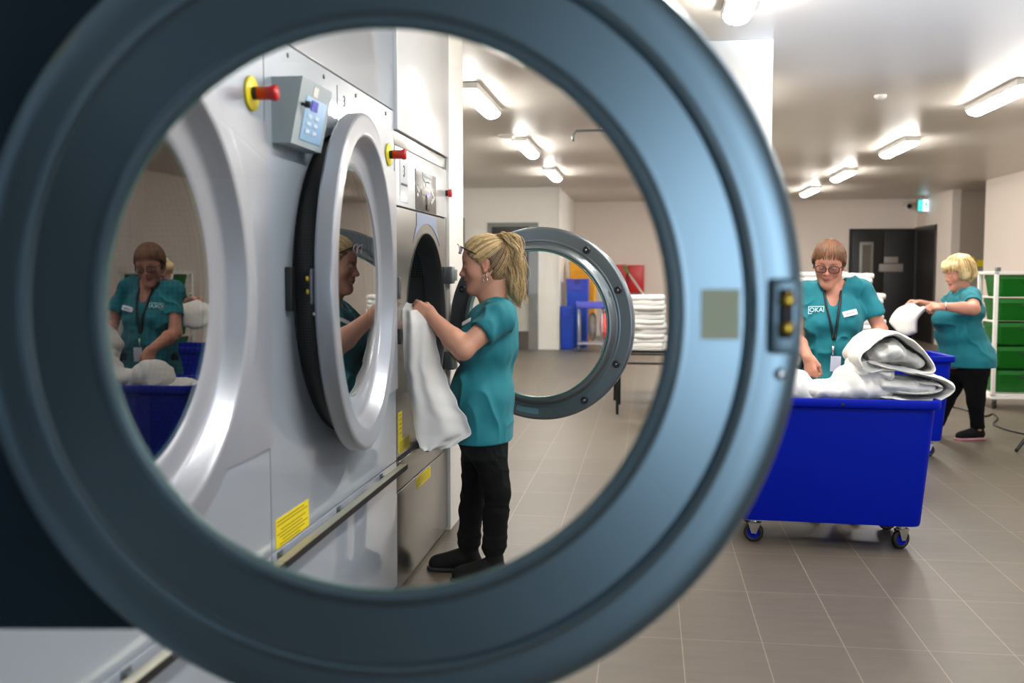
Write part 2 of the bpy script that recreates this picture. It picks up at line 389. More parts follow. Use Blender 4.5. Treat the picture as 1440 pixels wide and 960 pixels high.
# ================================================================== MACHINES
def perf_mat(name, base, dot, size, thr, rough=.5, metal=.2):
    m = mat(name, base, rough, metal); nt = m.node_tree; L = nt.links.new; b = nt.nodes['Principled BSDF']
    tc = nt.nodes.new('ShaderNodeTexCoord'); se = nt.nodes.new('ShaderNodeSeparateXYZ'); L(tc.outputs['Object'], se.inputs[0])
    sy = nt.nodes.new('ShaderNodeMath'); sy.operation = 'SUBTRACT'; sy.inputs[1].default_value = .715; L(se.outputs[1], sy.inputs[0])
    sz = nt.nodes.new('ShaderNodeMath'); sz.operation = 'SUBTRACT'; sz.inputs[1].default_value = 1.355; L(se.outputs[2], sz.inputs[0])
    at2 = nt.nodes.new('ShaderNodeMath'); at2.operation = 'ARCTAN2'; L(sz.outputs[0], at2.inputs[0]); L(sy.outputs[0], at2.inputs[1])
    mu = nt.nodes.new('ShaderNodeMath'); mu.operation = 'MULTIPLY'; mu.inputs[1].default_value = .48 / size; L(at2.outputs[0], mu.inputs[0])
    mx_ = nt.nodes.new('ShaderNodeMath'); mx_.operation = 'MULTIPLY'; mx_.inputs[1].default_value = 1 / size; L(se.outputs[0], mx_.inputs[0])
    cb = nt.nodes.new('ShaderNodeCombineXYZ'); L(mu.outputs[0], cb.inputs[0]); L(mx_.outputs[0], cb.inputs[1])
    vo = nt.nodes.new('ShaderNodeTexVoronoi'); vo.inputs['Randomness'].default_value = 0; vo.inputs['Scale'].default_value = 1; vo.voronoi_dimensions = '2D'; L(cb.outputs[0], vo.inputs['Vector'])
    lt = nt.nodes.new('ShaderNodeMath'); lt.operation = 'LESS_THAN'; lt.inputs[1].default_value = thr; L(vo.outputs['Distance'], lt.inputs[0])
    mx = nt.nodes.new('ShaderNodeMix'); mx.data_type = 'RGBA'; mx.inputs[6].default_value = s2l(base); mx.inputs[7].default_value = s2l(dot)
    L(lt.outputs[0], mx.inputs[0]); L(mx.outputs[2], b.inputs['Base Color']); return m
M_['collar'] = perf_mat('perforated_black_collar', (12, 12, 13), (70, 73, 75), .009, .2, .5, .1)
M_['collar2'] = M_['collar'].copy()
for _n in M_['collar2'].node_tree.nodes:
    if _n.type == 'MATH' and _n.operation == 'SUBTRACT' and abs(_n.inputs[1].default_value - .715) < 1e-3: _n.inputs[1].default_value = -.715
M_['drum'] = perf_mat('perforated_drum', (92, 97, 100), (10, 10, 11), .014, .3, .3, .8)
M_['ctrlbox'] = mat('control_box_paint', (160, 174, 180), .4)
M_['skyblue'] = mat('pale_blue_keypad', (150, 190, 226), .4)

RZC = 1.355
RING_PROF = [(-.042, .389), (-.047, .393), (-.048, .399), (-.045, .406), (-.037, .411), (-.031, .413), (-.030, .416), (-.030, .420), (-.030, .492), (-.030, .496), (-.033, .499), (-.038, .502), (-.039, .506), (-.036, .511), (-.031, .514), (-.030, .518),
             (-.030, .522), (-.032, .540), (-.031, .560), (-.029, .569), (-.025, .577), (-.018, .582), (.020, .582), (.026, .580), (.030, .574), (.031, .568), (.031, .564), (.031, .518), (.031, .512),
             (.028, .505), (.022, .500), (.018, .497), (-.010, .476), (-.014, .472), (-.019, .464), (-.022, .450), (-.025, .420), (-.027, .406), (-.033, .396)]
def make_door(parent, name, ang, mring, label=None, ring_patch=False, gt=0.0):
    """round door hinged at the far side of its machine; hinge axis is the object's origin"""
    cen = T(0, -.715, RZC)
    d = MB().lathe(RING_PROF, 160, closed=True, M=cen).build(name, mring, parent, auto=24)
    d.location = (0, 1.43, 0); d.rotation_euler = (0, 0, ang)
    if label: d['label'] = label
    # hinge plate
    b = MB(); zc = RZC
    pts = [(-.002, zc - .455), (-.350, zc - .455), (-.275, zc - .380), (-.168, zc - .20), (-.134, zc), (-.168, zc + .20), (-.275, zc + .380), (-.350, zc + .455), (-.002, zc + .455)]
    b.prism(pts, 0, -.014, .009)
    b.build('hinge_plate', M_['plate_shaded'] if ang > 1 else mring, d)
    for z in (zc - .3, zc + .3):
        MB().tube([(-.022, -.02, z - .08), (-.022, -.02, z + .08)], .012, 14).build('hinge', M_['steel_d'], d)
    # glass pane with a green edge
    MB().lathe([(-.003, .0005), (-.003, .394), (.003, .394), (.003, .0005)], 128, M=cen @ T(-.034, 0, 0) @ Rz(gt), smooth=False).build('door_glass', M_['glass'] if ang > 1 else M_['glass_d'], d)
    MB().lathe([(-.041, .3875), (-.041, .390), (-.030, .398), (-.030, .389)], 128, closed=True, M=cen).build('glass_gasket', M_['teal_glass'], d)
    # latch plate at the free side
    lp = MB().box((-.042, -1.285, RZC - .055), (-.034, -1.245, RZC + .05), .006).build('latch_plate', mring, d)
    MB().box((-.048, -1.276, RZC - .033), (-.040, -1.256, RZC + .036), .004).build('strike_slot', M_['black'], lp)
    for z in (-.024, .014):
        MB().lathe([(-.058, .001), (-.058, .0085), (-.052, .0095), (-.046, .0095)], 16, M=T(0, -1.266, RZC + z + .006)).build('brass_stud', mat('brass', (212, 176, 70), .25, 1.0) if 'brass' not in bpy.data.materials else bpy.data.materials['brass'], lp)
    MB().lathe([(-.040, .001), (-.040, .007), (-.030, .009)], 14, M=T(0, -1.262, RZC - .083)).build('screw', M_['chrome'], d)
    if ang < 1: MB().lathe([(-.028, .506), (-.10, .500), (-.11, .486), (-.03, .470)], 128, closed=True, M=cen).build('collar', M_['collar2'], d)
    if ring_patch:  # thin pale yellow rectangle on the ring face
        MB().box((-.0315, -1.205, RZC - .035), (-.0305, -1.152, RZC + .035), 0).build('pale_ring_patch', mat('pale_yellow_patch', (206, 208, 172), .5), d)
    return d
def make_machine(y0, label, ang, mring=None, glassed=True, ring_patch=False, open_=False, gt=0.0):
    r = empty('washing_machine', (FX, y0, 0), 0, label, 'washing machine', 'big grey washing machines in a row')
    W = 1.43; g = .003
    b = MB().holed(g, W - g, .592, 2.06, .715, RZC, .515, -.03, 0)
    b.box((-.9, g, .04), (-.88, W - g, 2.05)).box((-.88, g, .04), (-.03, g + .02, 2.05)).box((-.88, W - g - .02, .04), (-.03, W - g, 2.05)).box((-.88, g, 2.03), (-.03, W - g, 2.05))
    b.build('body', M_['panel'], r)
    MB().box((-.88, .02, .04), (-.035, W - .02, .60)).box((-.35, .03, 0), (-.05, W - .03, .05)).build('plinth_core', M_['seam'], r)
    b = MB().box((-.03, g, .045), (0, W - g, .587), .002)
    b.build('lower_panel', M_['panel'], r)
    # drum + black collar
    MB().lathe([(-.80, .001), (-.80, .47), (-.05, .47), (-.03, .515)], 96, M=T(0, .715, RZC)).mat(0).build('collar', M_['collar'], r)
    MB().lathe([(-.79, .001), (-.79, .46), (-.06, .46)], 64, M=T(0, .715, RZC)).build('drum', M_['drum'], r)
    # hand rail
    rl = MB().box((.030, -.05, .572), (.060, W - .055, .586), .002).build('rail', mat('rail_top', (178, 176, 158), .35, .6) if 'rail_top' not in bpy.data.materials else bpy.data.materials['rail_top'], r)
    MB().box((.060, -.05, .566), (.063, W - .055, .586), 0).build('rail_buffer', M_['black'], rl)
    for y in (.06, .62, 1.18):
        MB().box((-.003, y - .010, .556), (.045, y + .010, .573), .003).box((-.003, y - .02, .545), (.003, y + .02, .583), .001).build('rail_bracket', M_['castgrey'], rl)
    # emergency stop
    s = MB().lathe([(.001, .001), (.001, .046), (.006, .046), (.008, .043), (.008, .001)], 40, M=T(0, 1.335, 1.872)).build('emergency_stop', M_['stopyel'], r)
    MB().lathe([(.008, .017), (.026, .017)], 24, M=T(0, 1.335, 1.872)).build('button_collar', M_['black'], s)
    MB().lathe([(.022, .001), (.022, .018), (.055, .0180), (.060, .0205), (.070, .0215), (.075, .019), (.076, .001)], 32, M=T(0, 1.335, 1.872)).build('stop_button', M_['red'], s)
    # wedge shaped control box
    cb = MB(); y1, y2 = .055, .32; zt, zb = 1.945, 1.76
    cb.add([(0, y1, zb), (0, y1, zt), (.093, y1, zt), (.055, y1, zb), (0, y2, zb), (0, y2, zt), (.093, y2, zt), (.055, y2, zb)],
           [(0, 1, 2, 3), (7, 6, 5, 4), (0, 4, 5, 1), (1, 5, 6, 2), (2, 6, 7, 3), (3, 7, 4, 0)], False)
    cbo = cb.build('control_box', M_['ctrlbox'], r)
    tl = math.atan2(.038, zt - zb)
    FM = T(.055, y1, zb) @ Ry(tl)      # local frame on the sloped face: x out, y along, z up
    H = (zt - zb) / cos(tl); w = y2 - y1
    MB().box((.0005, .055, .018), (.0025, w - .03, H - .045), .001, M=FM).build('keypad', M_['skyblue'], cbo)
    pb = bpy.data.materials.get('pale_button') or mat('pale_button', (196, 216, 236), .4)
    for i in range(3):
        for j in range(2): MB().box((.0025, .085 + j * .06, .04 + i * .022), (.0045, .12 + j * .06, .052 + i * .022), .001, M=FM).build('keypad_button', pb, cbo)
    MB().box((.0025, .10, .108), (.0045, .155, .137), 0, M=FM).build('display', bpy.data.materials.get('display_blue') or mat('display_blue', (40, 40, 190), .2), cbo)
    MB().box((.0005, .105, H - .040), (.0015, .145, H - .012), 0, M=FM).build('paper_tag', M_['wall_w'], cbo)
    k = MB().tube([FM @ Vector((0, .03, .115)), FM @ Vector((.02, .03, .115))], .005, 10).tube([FM @ Vector((.018, .03, .107)), FM @ Vector((.018, .03, .125))], .009, 10)
    k.build('key_switch', M_['black'], cbo)
    # panel screws + number plate
    for y in (.19, .52, .88, 1.30):
        MB().lathe([(.0, .0075), (.003, .007), (.004, .001)], 14, M=T(0, y, 2.032)).build('panel_screw', M_['steel_d'], r)
    pl = MB().box((.0, .66, 1.885), (.0022, .80, 2.03), 0).build('number_plate', M_['panel2'], r)
    TM = T(.0026, .735, 1.985) @ Rz(PI / 2) @ Rx(PI / 2)
    text('3', 'number_text', .055, TM, M_['ink'], pl)
    MB().box((.0022, .68, 1.91), (.0028, .785, 1.922), 0).build('plate_caption', M_['seam'], pl)
    # yellow warning label with fine print
    yl = MB().box((0, .03, .594), (.0015, .312, .680), 0).build('warning_label', M_['yellow'], r)
    b = MB()
    for i, (ya, yb) in enumerate(((.04, .27), (.04, .30), (.07, .28), (.04, .25), (.06, .30), (.08, .27), (.06, .23))):
        z = .671 - i * .0105 - (.006 if i > 1 else 0); b.box((.0015, ya, z - .002), (.002, yb, z + .001), 0)
    b.build('label_print', M_['labelink'], yl)
    # surface latch at the opening's near edge
    MB().box((0, .135, RZC - .075), (.022, .165, RZC + .055), .004).build('door_catch', M_['blackmetal'], r)
    # door surround panel line
    door = make_door(r, 'door', rad(ang), mring or M_['doorring'], ring_patch=ring_patch, gt=rad(gt))
    return r, door
m0, dr0 = make_machine(-.17, 'grey washing machine whose round door stands wide open across the picture', 97.5, M_['ring'], ring_patch=True)
dr0.location.x -= .013; dr0.location.y += .030; dr0.location.z -= .016
dr0['label'] = 'blue grey round door swung open, looked through from the inside'
m1, dr1 = make_machine(1.26, 'grey washing machine with closed round door mirroring the woman at the blue cart', 0, gt=-.88)
m2, dr2 = make_machine(2.69, 'grey washing machine with wedge control box and its round door slightly ajar', 5.1, gt=-2.62)

# ---- narrower stainless machine with its door wide open
def make_dryer():
    y0 = 4.123; W = 1.09
    r = empty('tumble_dryer', (FX, y0, 0), 0, 'narrow stainless tumble dryer with white control strip and door wide open', 'tumble dryer')
    cy, cz, R = .615, 1.155, .42
    b = MB().holed(.003, W - .003, .60, 1.668, cy, cz, R + .003, -.02, 0)
    b.box((-.9, .003, .03), (-.88, W - .003, 1.95)).box((-.88, .003, .03), (-.02, .02, 1.95)).box((-.88, W - .02, .03), (-.02, W - .003, 1.95))
    b.box((-.02, .003, 1.928), (.0, W - .003, 1.985), .002)
    b.build('body', M_['steel'], r)
    MB().box((-.85, .02, .03), (-.008, W - .02, .62)).build('lower_core', M_['seam'], r)
    MB().box((-.85, .02, 1.66), (-.008, W - .02, 1.93)).build('upper_core', M_['seam'], r)
    MB().box((-.02, .003, .452), (0, W - .003, .575), .002).build('drawer_front', M_['steel'], r)
    MB().box((-.02, .003, .02), (0, W - .003, .445), .002).build('lower_panel', M_['steel'], r)
    MB().box((-.02, .003, 1.675), (.004, W - .003, 1.924), .003).build('control_panel', M_['white_paint'], r)
    # bezel round the opening, drum and ribs
    MB().lathe([(.002, R + .005), (.003, R + .001), (-.003, R - .001), (-.012, R - .004), (-.03, R - .006), (-.10, R)], 96, M=T(0, cy, cz)).build('opening_seal', mat('dark_grey_seal', (46, 48, 50), .4), r)
    M_['drum3'] = M_['drum'].copy()
    for n in M_['drum3'].node_tree.nodes:
        if n.type == 'MATH' and n.operation == 'SUBTRACT':
            n.inputs[1].default_value = cy if abs(n.inputs[1].default_value - .715) < 1e-3 else cz
    MB().lathe([(-.78, .001), (-.78, .50), (-.12, .50), (-.08, R)], 72, M=T(0, cy, cz)).build('drum', M_['drum3'], r)
    for k in range(3):
        a = rad(62 + 120 * k); M = T(0, cy, cz) @ Rx(a)
        MB().prism([(.50, -.07), (.50, .07), (.40, .02), (.40, -.02)], 0, -.76, -.13, M=M).build('drum_rib', M_['steel_d'], r)
    # blue flame mark above the opening
    pts = [(cy - .20, 1.655), (cy + .20, 1.655)]
    outer = []
    for k in range(0, 13):
        a = rad(90 - 38 + 76 * k / 12); outer.append((cy + cos(a) * .475, cz + sin(a) * .468))
    zt = 1.666
    poly = [(cy + .22, zt)] + [(cy + .215, 1.61), (cy + .245, 1.575)] + outer[0:13] + [(cy - .245, 1.575), (cy - .215, 1.61), (cy - .22, zt)]
    MB().prism(poly, 0, .0005, .002).build('blue_flare', mat('blue_grey_film', (112, 128, 158), .35), r)
    # control fascia
    f = MB().box((.004, .36, 1.678), (.008, .80, 1.862), .002).build('fascia', mat('fascia_grey', (88, 84, 82), .25), r)
    MB().box((.008, .49, 1.835), (.010, .70, 1.858), .001).prism([(.49, 1.836), (.70, 1.836), (.65, 1.815), (.54, 1.815)], 0, .008, .010).build('fascia_badge', M_['castgrey'], f)
    MB().box((.008, .565, 1.795), (.010, .625, 1.82), 0).build('white_key', M_['wall_w'], f)
    MB().lathe([(.008, .001), (.008, .030), (.012, .03), (.013, .001)], 24, M=T(0, .60, 1.735)).box((.008, .46, 1.752), (.011, .60, 1.775), .001).build('graphic_panel', mat('taupe_graphic', (140, 132, 120), .4), f)
    MB().box((.011, .57, 1.748), (.013, .63, 1.765), 0).build('display', mat('violet_display', (120, 110, 220), .3), f)
    MB().box((.008, .565, 1.685), (.014, .62, 1.712), .002).build('reader', M_['black'], f)
    for (y, z) in ((.385, 1.775), (.41, 1.765), (.39, 1.745), (.70, 1.775), (.725, 1.765), (.74, 1.752), (.715, 1.74), (.69, 1.728)):
        MB().lathe([(.008, .009), (.011, .008), (.012, .001)], 12, M=T(0, y, z)).build('round_key', M_['wall_w'], f)
    pl = MB().box((.004, .075, 1.695), (.006, .215, 1.885), 0).build('number_plate', M_['panel2'], r)
    text('3', 'number_text', .07, T(.0064, .145, 1.825) @ Rz(PI / 2) @ Rx(PI / 2), M_['ink'], pl)
    MB().box((.006, .09, 1.765), (.0066, .20, 1.775), 0).build('plate_caption', M_['seam'], pl)
    s = MB().lathe([(.004, .016), (.02, .016)], 20, M=T(0, 1.06, 1.803)).build('stop_collar', M_['black'], r)
    MB().lathe([(.018, .001), (.018, .02), (.034, .021), (.036, .001)], 20, M=T(0, 1.06, 1.803)).build('stop_button', M_['red'], s)
    # yellow labels
    yl = MB().prism([(.03, .612), (.235, .612), (.235, .665), (.095, .665), (.095, .79), (.03, .79)], 0, .0, .0015).build('warning_label', M_['yellow'], r)
    b = MB()
    for i in range(5): b.box((.0015, .045, .655 - i * .009), (.002, .22, .658 - i * .009), 0)
    for i in range(5): b.box((.0015, .045, .775 - i * .02), (.002, .085, .778 - i * .02), 0)
    b.build('label_print', M_['labelink'], yl)
    yl = MB().box((0, .356, .385), (.0015, .66, .437), 0).build('warning_label', M_['yellow'], r)
    b = MB()
    for i in range(4): b.box((.0015, .37, .427 - i * .011), (.002, .64, .430 - i * .011), 0)
    b.build('label_print', M_['labelink'], yl)
    # small latch hardware at the near side of the opening + valve under it
    MB().box((0, .03, 1.28), (.012, .055, 1.37), .002).build('lock_strike', M_['steel_d'], r)
    MB().box((0, .03, 1.085), (.014, .06, 1.15), .003).build('lock_strike', M_['black'], r)
    MB().tube([(.0, .41, .585), (.05, .41, .585)], .018, 12).tube([(.045, .41, .60), (.045, .41, .555)], .014, 12).tube([(.0, .50, .59), (.04, .50, .59)], .014, 12).build('drain_tap', M_['blackmetal'], r)
    # hinge bracket and door
    for z in (1.375, .93):
        MB().box((.0, W - .08, z - .045), (.045, W + .0, z + .045), .005).build('hinge_bracket', M_['castgrey'], r)
    R2 = .495
    ang = rad(78)
    prof = [(-.055, .378), (-.055, .392), (-.040, .402), (-.012, .412), (-.008, .420), (-.014, .424), (-.008, .430), (-.008, .434), (-.008, .482), (-.008, .486), (-.002, .494), (.012, .497), (.04, .495), (.055, .485), (.060, .46), (.045, .42), (.0, .375)]
    cen = T(0, -R2, cz - .03)
    dd = MB().lathe(prof, 112, closed=True, M=cen).build('door', M_['castgrey'], r)
    dd.location = (.02, W - .01, 0); dd.rotation_euler = (0, 0, ang)
    MB().lathe([(-.035, .0005), (-.035, .377), (-.025, .377), (-.025, .0005)], 96, M=cen, smooth=False).build('door_glass', M_['glass'], dd)
    MB().lathe([(-.056, .372), (-.056, .379), (-.02, .379), (-.02, .372)], 96, closed=True, M=cen).build('glass_gasket', M_['teal_glass'], dd)
    for a in (56, 23, -25, -57, 124, 157, 203, 236):
        M = cen @ Rx(rad(a)) @ T(0, 0, 0)
        c_, s_ = -cos(rad(a)) * .455, sin(rad(a)) * .455
        bo = MB().lathe([(-.006, .019), (-.018, .019), (-.022, .014), (-.022, .009), (-.016, .008)], 20, M=cen @ T(0, c_, s_)).build('rubber_stop', M_['black'], dd)
        MB().lathe([(-.014, .001), (-.019, .001), (-.019, .006), (-.012, .007)], 12, M=cen @ T(0, c_, s_)).build('screw', M_['chrome'], bo)
    st = MB()
    for k in range(8):
        a = rad(-93 - 1.9 * k + 3); a2 = rad(-93 - 1.9 * (k + 1) + 3)
        q = [(-.0085, -cos(x) * rr, sin(x) * rr) for x, rr in ((a, .436), (a, .464), (a2, .464), (a2, .436))]
        st.add(q + [(v[0] - .0008, v[1], v[2]) for v in q], [(0, 1, 2, 3), (7, 6, 5, 4), (0, 4, 5, 1), (1, 5, 6, 2), (2, 6, 7, 3), (3, 7, 4, 0)], False, M=cen)
    st.build('door_sticker', mat('teal_sticker', (96, 140, 150), .4), dd)
    MB().box((-.03, -.03, cz + .19), (.03, .01, cz + .25), .004).box((-.03, -.03, cz - .28), (.03, .01, cz - .22), .004).build('hinge_arm', M_['castgrey'], dd)
    return r
make_dryer()
# ================================================================== SOFT-BODY SHAPING (distance fields -> one closed mesh)
class Field:
    def __init__(s, lo, hi, h):
        s.h = h; s.lo = np.array(lo, float); s.n = (np.ceil((np.array(hi) - s.lo) / h)).astype(int) + 1
        s.a = np.full(tuple(s.n), .2, np.float32)
    def like(s):
        q = Field.__new__(Field); q.h = s.h; q.lo = s.lo; q.n = s.n; q.a = np.full(tuple(s.n), .2, np.float32); return q
    def _blk(s, lo, hi):
        i0 = np.maximum(np.floor((np.array(lo) - s.lo) / s.h).astype(int), 0); i1 = np.minimum(np.ceil((np.array(hi) - s.lo) / s.h).astype(int) + 1, s.n)
        if (i1 <= i0).any(): return None
        ax = [s.lo[k] + s.h * np.arange(i0[k], i1[k]) for k in range(3)]
        X, Y, Z = np.meshgrid(*ax, indexing='ij', sparse=True)
        return (slice(i0[0], i1[0]), slice(i0[1], i1[1]), slice(i0[2], i1[2])), X, Y, Z
    def _comb(s, sl, d, k, op):
        a = s.a[sl]; d = d.astype(np.float32)
        if op == 'u':
            if k > 0:
                hh = np.clip(.5 + .5 * (a - d) / k, 0, 1); r = a + (d - a) * hh - k * hh * (1 - hh)
            else: r = np.minimum(a, d)
        elif op == 's':
            if k > 0:
                hh = np.clip(.5 - .5 * (a + d) / k, 0, 1); r = a + (-d - a) * hh + k * hh * (1 - hh)
            else: r = np.maximum(a, -d)
        s.a[sl] = r
    def cap(s, a, b, ra, rb=None, k=.02, op='u', sc_=(1, 1, 1)):
        """rounded cone between a and b; sc_ squashes it along the axes about its middle"""
        rb = ra if rb is None else rb; a = np.array(a, float); b = np.array(b, float); m = (a + b) / 2; S = np.array(sc_, float)
        R = max(ra, rb) * max(sc_) + k + s.h * 2
        B = s._blk(np.minimum(a, b) - R, np.maximum(a, b) + R)
        if B is None: return s
        sl, X, Y, Z = B
        A = (a - m) / S; Bv = (b - m) / S; ab = Bv - A; L2 = max((ab ** 2).sum(), 1e-12)
        x, y, z = (X - m[0]) / S[0] - A[0], (Y - m[1]) / S[1] - A[1], (Z - m[2]) / S[2] - A[2]
        t = np.clip((x * ab[0] + y * ab[1] + z * ab[2]) / L2, 0, 1)
        d = np.sqrt((x - t * ab[0]) ** 2 + (y - t * ab[1]) ** 2 + (z - t * ab[2]) ** 2) - (ra + (rb - ra) * t)
        s._comb(sl, d * min(sc_), k, op); return s
    def ell(s, c, r, M=None, k=.02, op='u'):
        c = np.array(c, float); r = np.array(r, float); R = r.max() + k + s.h * 2
        B = s._blk(c - R, c + R)
        if B is None: return s
        sl, X, Y, Z = B; x, y, z = X - c[0], Y - c[1], Z - c[2]
        if M is not None:
            Mt = np.array(M)[:3, :3].T
            x, y, z = Mt[0, 0] * x + Mt[0, 1] * y + Mt[0, 2] * z, Mt[1, 0] * x + Mt[1, 1] * y + Mt[1, 2] * z, Mt[2, 0] * x + Mt[2, 1] * y + Mt[2, 2] * z
        k0 = np.sqrt((x / r[0]) ** 2 + (y / r[1]) ** 2 + (z / r[2]) ** 2); k1 = np.sqrt((x / r[0] ** 2) ** 2 + (y / r[1] ** 2) ** 2 + (z / r[2] ** 2) ** 2) + 1e-9
        s._comb(sl, k0 * (k0 - 1) / k1, k, op); return s
    def half(s, p, n, k=.004, lo=None, hi=None):
        """cut away the side that n points to"""
        n = np.array(n, float); n /= np.linalg.norm(n); p = np.array(p, float)
        B = s._blk(lo if lo is not None else s.lo, hi if hi is not None else s.lo + s.h * s.n)
        sl, X, Y, Z = B; d = -((X - p[0]) * n[0] + (Y - p[1]) * n[1] + (Z - p[2]) * n[2])
        s._comb(sl, d + 0 * s.a[sl], k, 's'); return s
    def wedge(s, p, n1, n2, k=.004, lo=None, hi=None):
        """cut away where both half-spaces hold (a V opening)"""
        B = s._blk(lo if lo is not None else s.lo, hi if hi is not None else s.lo + s.h * s.n)
        sl, X, Y, Z = B; p = np.array(p, float); D = None
        for n in (n1, n2):
            n = np.array(n, float); n /= np.linalg.norm(n)
            d = -((X - p[0]) * n[0] + (Y - p[1]) * n[1] + (Z - p[2]) * n[2]); D = d if D is None else np.maximum(D, d)
        s._comb(sl, D + 0 * s.a[sl], k, 's'); return s
    def mesh(s):
        a = s.a; h = s.h; ins = a < 0
        nx, ny, nz = a.shape
        c = np.zeros((nx - 1, ny - 1, nz - 1), np.int16)
        for i in (0, 1):
            for j in (0, 1):
                for k in (0, 1): c += ins[i:nx - 1 + i, j:ny - 1 + j, k:nz - 1 + k]
        cells = np.argwhere((c > 0) & (c < 8)); idx = np.full(c.shape, -1, np.int32)
        idx[cells[:, 0], cells[:, 1], cells[:, 2]] = np.arange(len(cells))
        acc = np.zeros((len(cells), 3)); cnt = np.zeros(len(cells))
        corners = [(i, j, k) for i in (0, 1) for j in (0, 1) for k in (0, 1)]
        V = {q: a[cells[:, 0] + q[0], cells[:, 1] + q[1], cells[:, 2] + q[2]] for q in corners}
        for p in corners:
            for ax in range(3):
                if p[ax] == 1: continue
                q = list(p); q[ax] = 1; q = tuple(q); va, vb = V[p], V[q]; m = (va < 0) != (vb < 0)
                t = np.where(m, va / np.where(m, va - vb, 1), 0)
                for d_ in range(3):
                    acc[:, d_] += np.where(m, p[d_] + (t if d_ == ax else 0), 0)
                cnt += m
        verts = s.lo + (cells + acc / cnt[:, None]) * h
        faces = []
        for ax in range(3):
            o1, o2 = [(1, 2), (2, 0), (0, 1)][ax]
            sl0 = [slice(None)] * 3; sl1 = [slice(None)] * 3; sl0[ax] = slice(0, -1); sl1[ax] = slice(1, None)
            A, B = ins[tuple(sl0)], ins[tuple(sl1)]; e = np.argwhere(A != B)
            ok = (e[:, o1] > 0) & (e[:, o2] > 0) & (e[:, o1] < a.shape[o1] - 1) & (e[:, o2] < a.shape[o2] - 1); e = e[ok]
            flip = B[e[:, 0], e[:, 1], e[:, 2]]
            def g(da, db):
                q = e.copy(); q[:, o1] -= da; q[:, o2] -= db; return idx[q[:, 0], q[:, 1], q[:, 2]]
            Q = np.stack([g(1, 1), g(0, 1), g(0, 0), g(1, 0)], 1); Q[flip] = Q[flip][:, ::-1]; faces.append(Q)
        return verts, np.concatenate(faces)
def vnoise(P, sc_, seed=0):
    """smooth value noise at points P (N,3)"""
    p = P * np.array(sc_) + seed * 17.3; i = np.floor(p).astype(np.int64); f = p - i; f = f * f * (3 - 2 * f); r = np.zeros(len(P))
    for a in (0, 1):
        for b in (0, 1):
            for c in (0, 1):
                hsh = ((i[:, 0] + a) * 73856093 ^ (i[:, 1] + b) * 19349663 ^ (i[:, 2] + c) * 83492791) & 0xffff
                v = (hsh * 2654435761 % 65536) / 65535.0
                r += v * np.where(a, f[:, 0], 1 - f[:, 0]) * np.where(b, f[:, 1], 1 - f[:, 1]) * np.where(c, f[:, 2], 1 - f[:, 2])
    return r * 2 - 1
def vnormals(v, f):
    t = np.cross(v[f[:, 2]] - v[f[:, 0]], v[f[:, 3]] - v[f[:, 1]]); n = np.zeros_like(v)
    for k in range(4): np.add.at(n, f[:, k], t)
    return n / (np.linalg.norm(n, axis=1)[:, None] + 1e-12)
def smooth_mesh(v, f, it=1, lam=.5):
    e = np.concatenate([f[:, [0, 1]], f[:, [1, 2]], f[:, [2, 3]], f[:, [3, 0]]]); e = np.concatenate([e, e[:, ::-1]])
    cnt = np.bincount(e[:, 0], minlength=len(v)).astype(float)[:, None]
    for _ in range(it):
        s_ = np.stack([np.bincount(e[:, 0], weights=v[e[:, 1], d], minlength=len(v)) for d in range(3)], 1)
        v = v + lam * (s_ / np.maximum(cnt, 1) - v)
    return v
def soft(name, field, m, parent=None, disp=None, colfn=None, it=2, hem=None):
    v, f = field.mesh(); v = smooth_mesh(v, f, it)
    if disp is not None:
        n = vnormals(v, f); dd = disp(v, n)
        if hem is not None:
            dd = dd * np.clip((v[:, 2] - hem) / .10, .25, 1); n = n.copy(); n[:, 2] *= np.clip((v[:, 2] - hem - .02) / .05, 0, 1)
        v = v + n * dd[:, None]; v = smooth_mesh(v, f, 1, .3)
    me = bpy.data.meshes.new(name); me.vertices.add(len(v)); me.vertices.foreach_set('co', v.astype(np.float32).ravel())
    me.loops.add(f.size); me.loops.foreach_set('vertex_index', f.astype(np.int32).ravel())
    me.polygons.add(len(f)); me.polygons.foreach_set('loop_start', (np.arange(len(f)) * 4).astype(np.int32)); me.polygons.foreach_set('loop_total', np.full(len(f), 4, np.int32))
    me.polygons.foreach_set('use_smooth', np.ones(len(f), bool)); me.materials.append(m); me.update(); me.validate()
    if colfn is not None:
        c = colfn(v); ca = me.color_attributes.new('Col', 'FLOAT_COLOR', 'POINT'); ca.data.foreach_set('color', np.concatenate([c, np.ones((len(v), 1))], 1).astype(np.float32).ravel())
    o = bpy.data.objects.new(name, me); COL.objects.link(o)
    if parent:
        o.parent = parent; o.matrix_parent_inverse = parent.matrix_basis.inverted()
    return o
def keep(o, parent):
    o.parent = parent; o.matrix_parent_inverse = parent.matrix_basis.inverted(); return o
def lin(c): return np.array(s2l(c)[:3])

M_['skin'] = vcol_mat('skin', .5, .35, sss=.08)
M_['tunic'] = mat('teal_uniform_cloth', (0, 114, 126), .8, sheen=.05, bump=(260, .12, .001))
M_['trouser'] = mat('black_trousers', (9, 9, 10), .95, spec=.2)
M_['shoe'] = mat('black_shoe', (7, 7, 8), .8, spec=.25)
M_['eyewhite'] = mat('eye_white', (225, 218, 210), .2)
M_['iris'] = mat('iris', (60, 66, 70), .15)
M_['lens'] = glass_mat('spectacle_lens', 1.5, (.86, .88, .9))
M_['badge'] = mat('name_badge', (235, 236, 240), .35)
M_['gold'] = mat('earring_metal', (225, 205, 180), .2, 1.0)

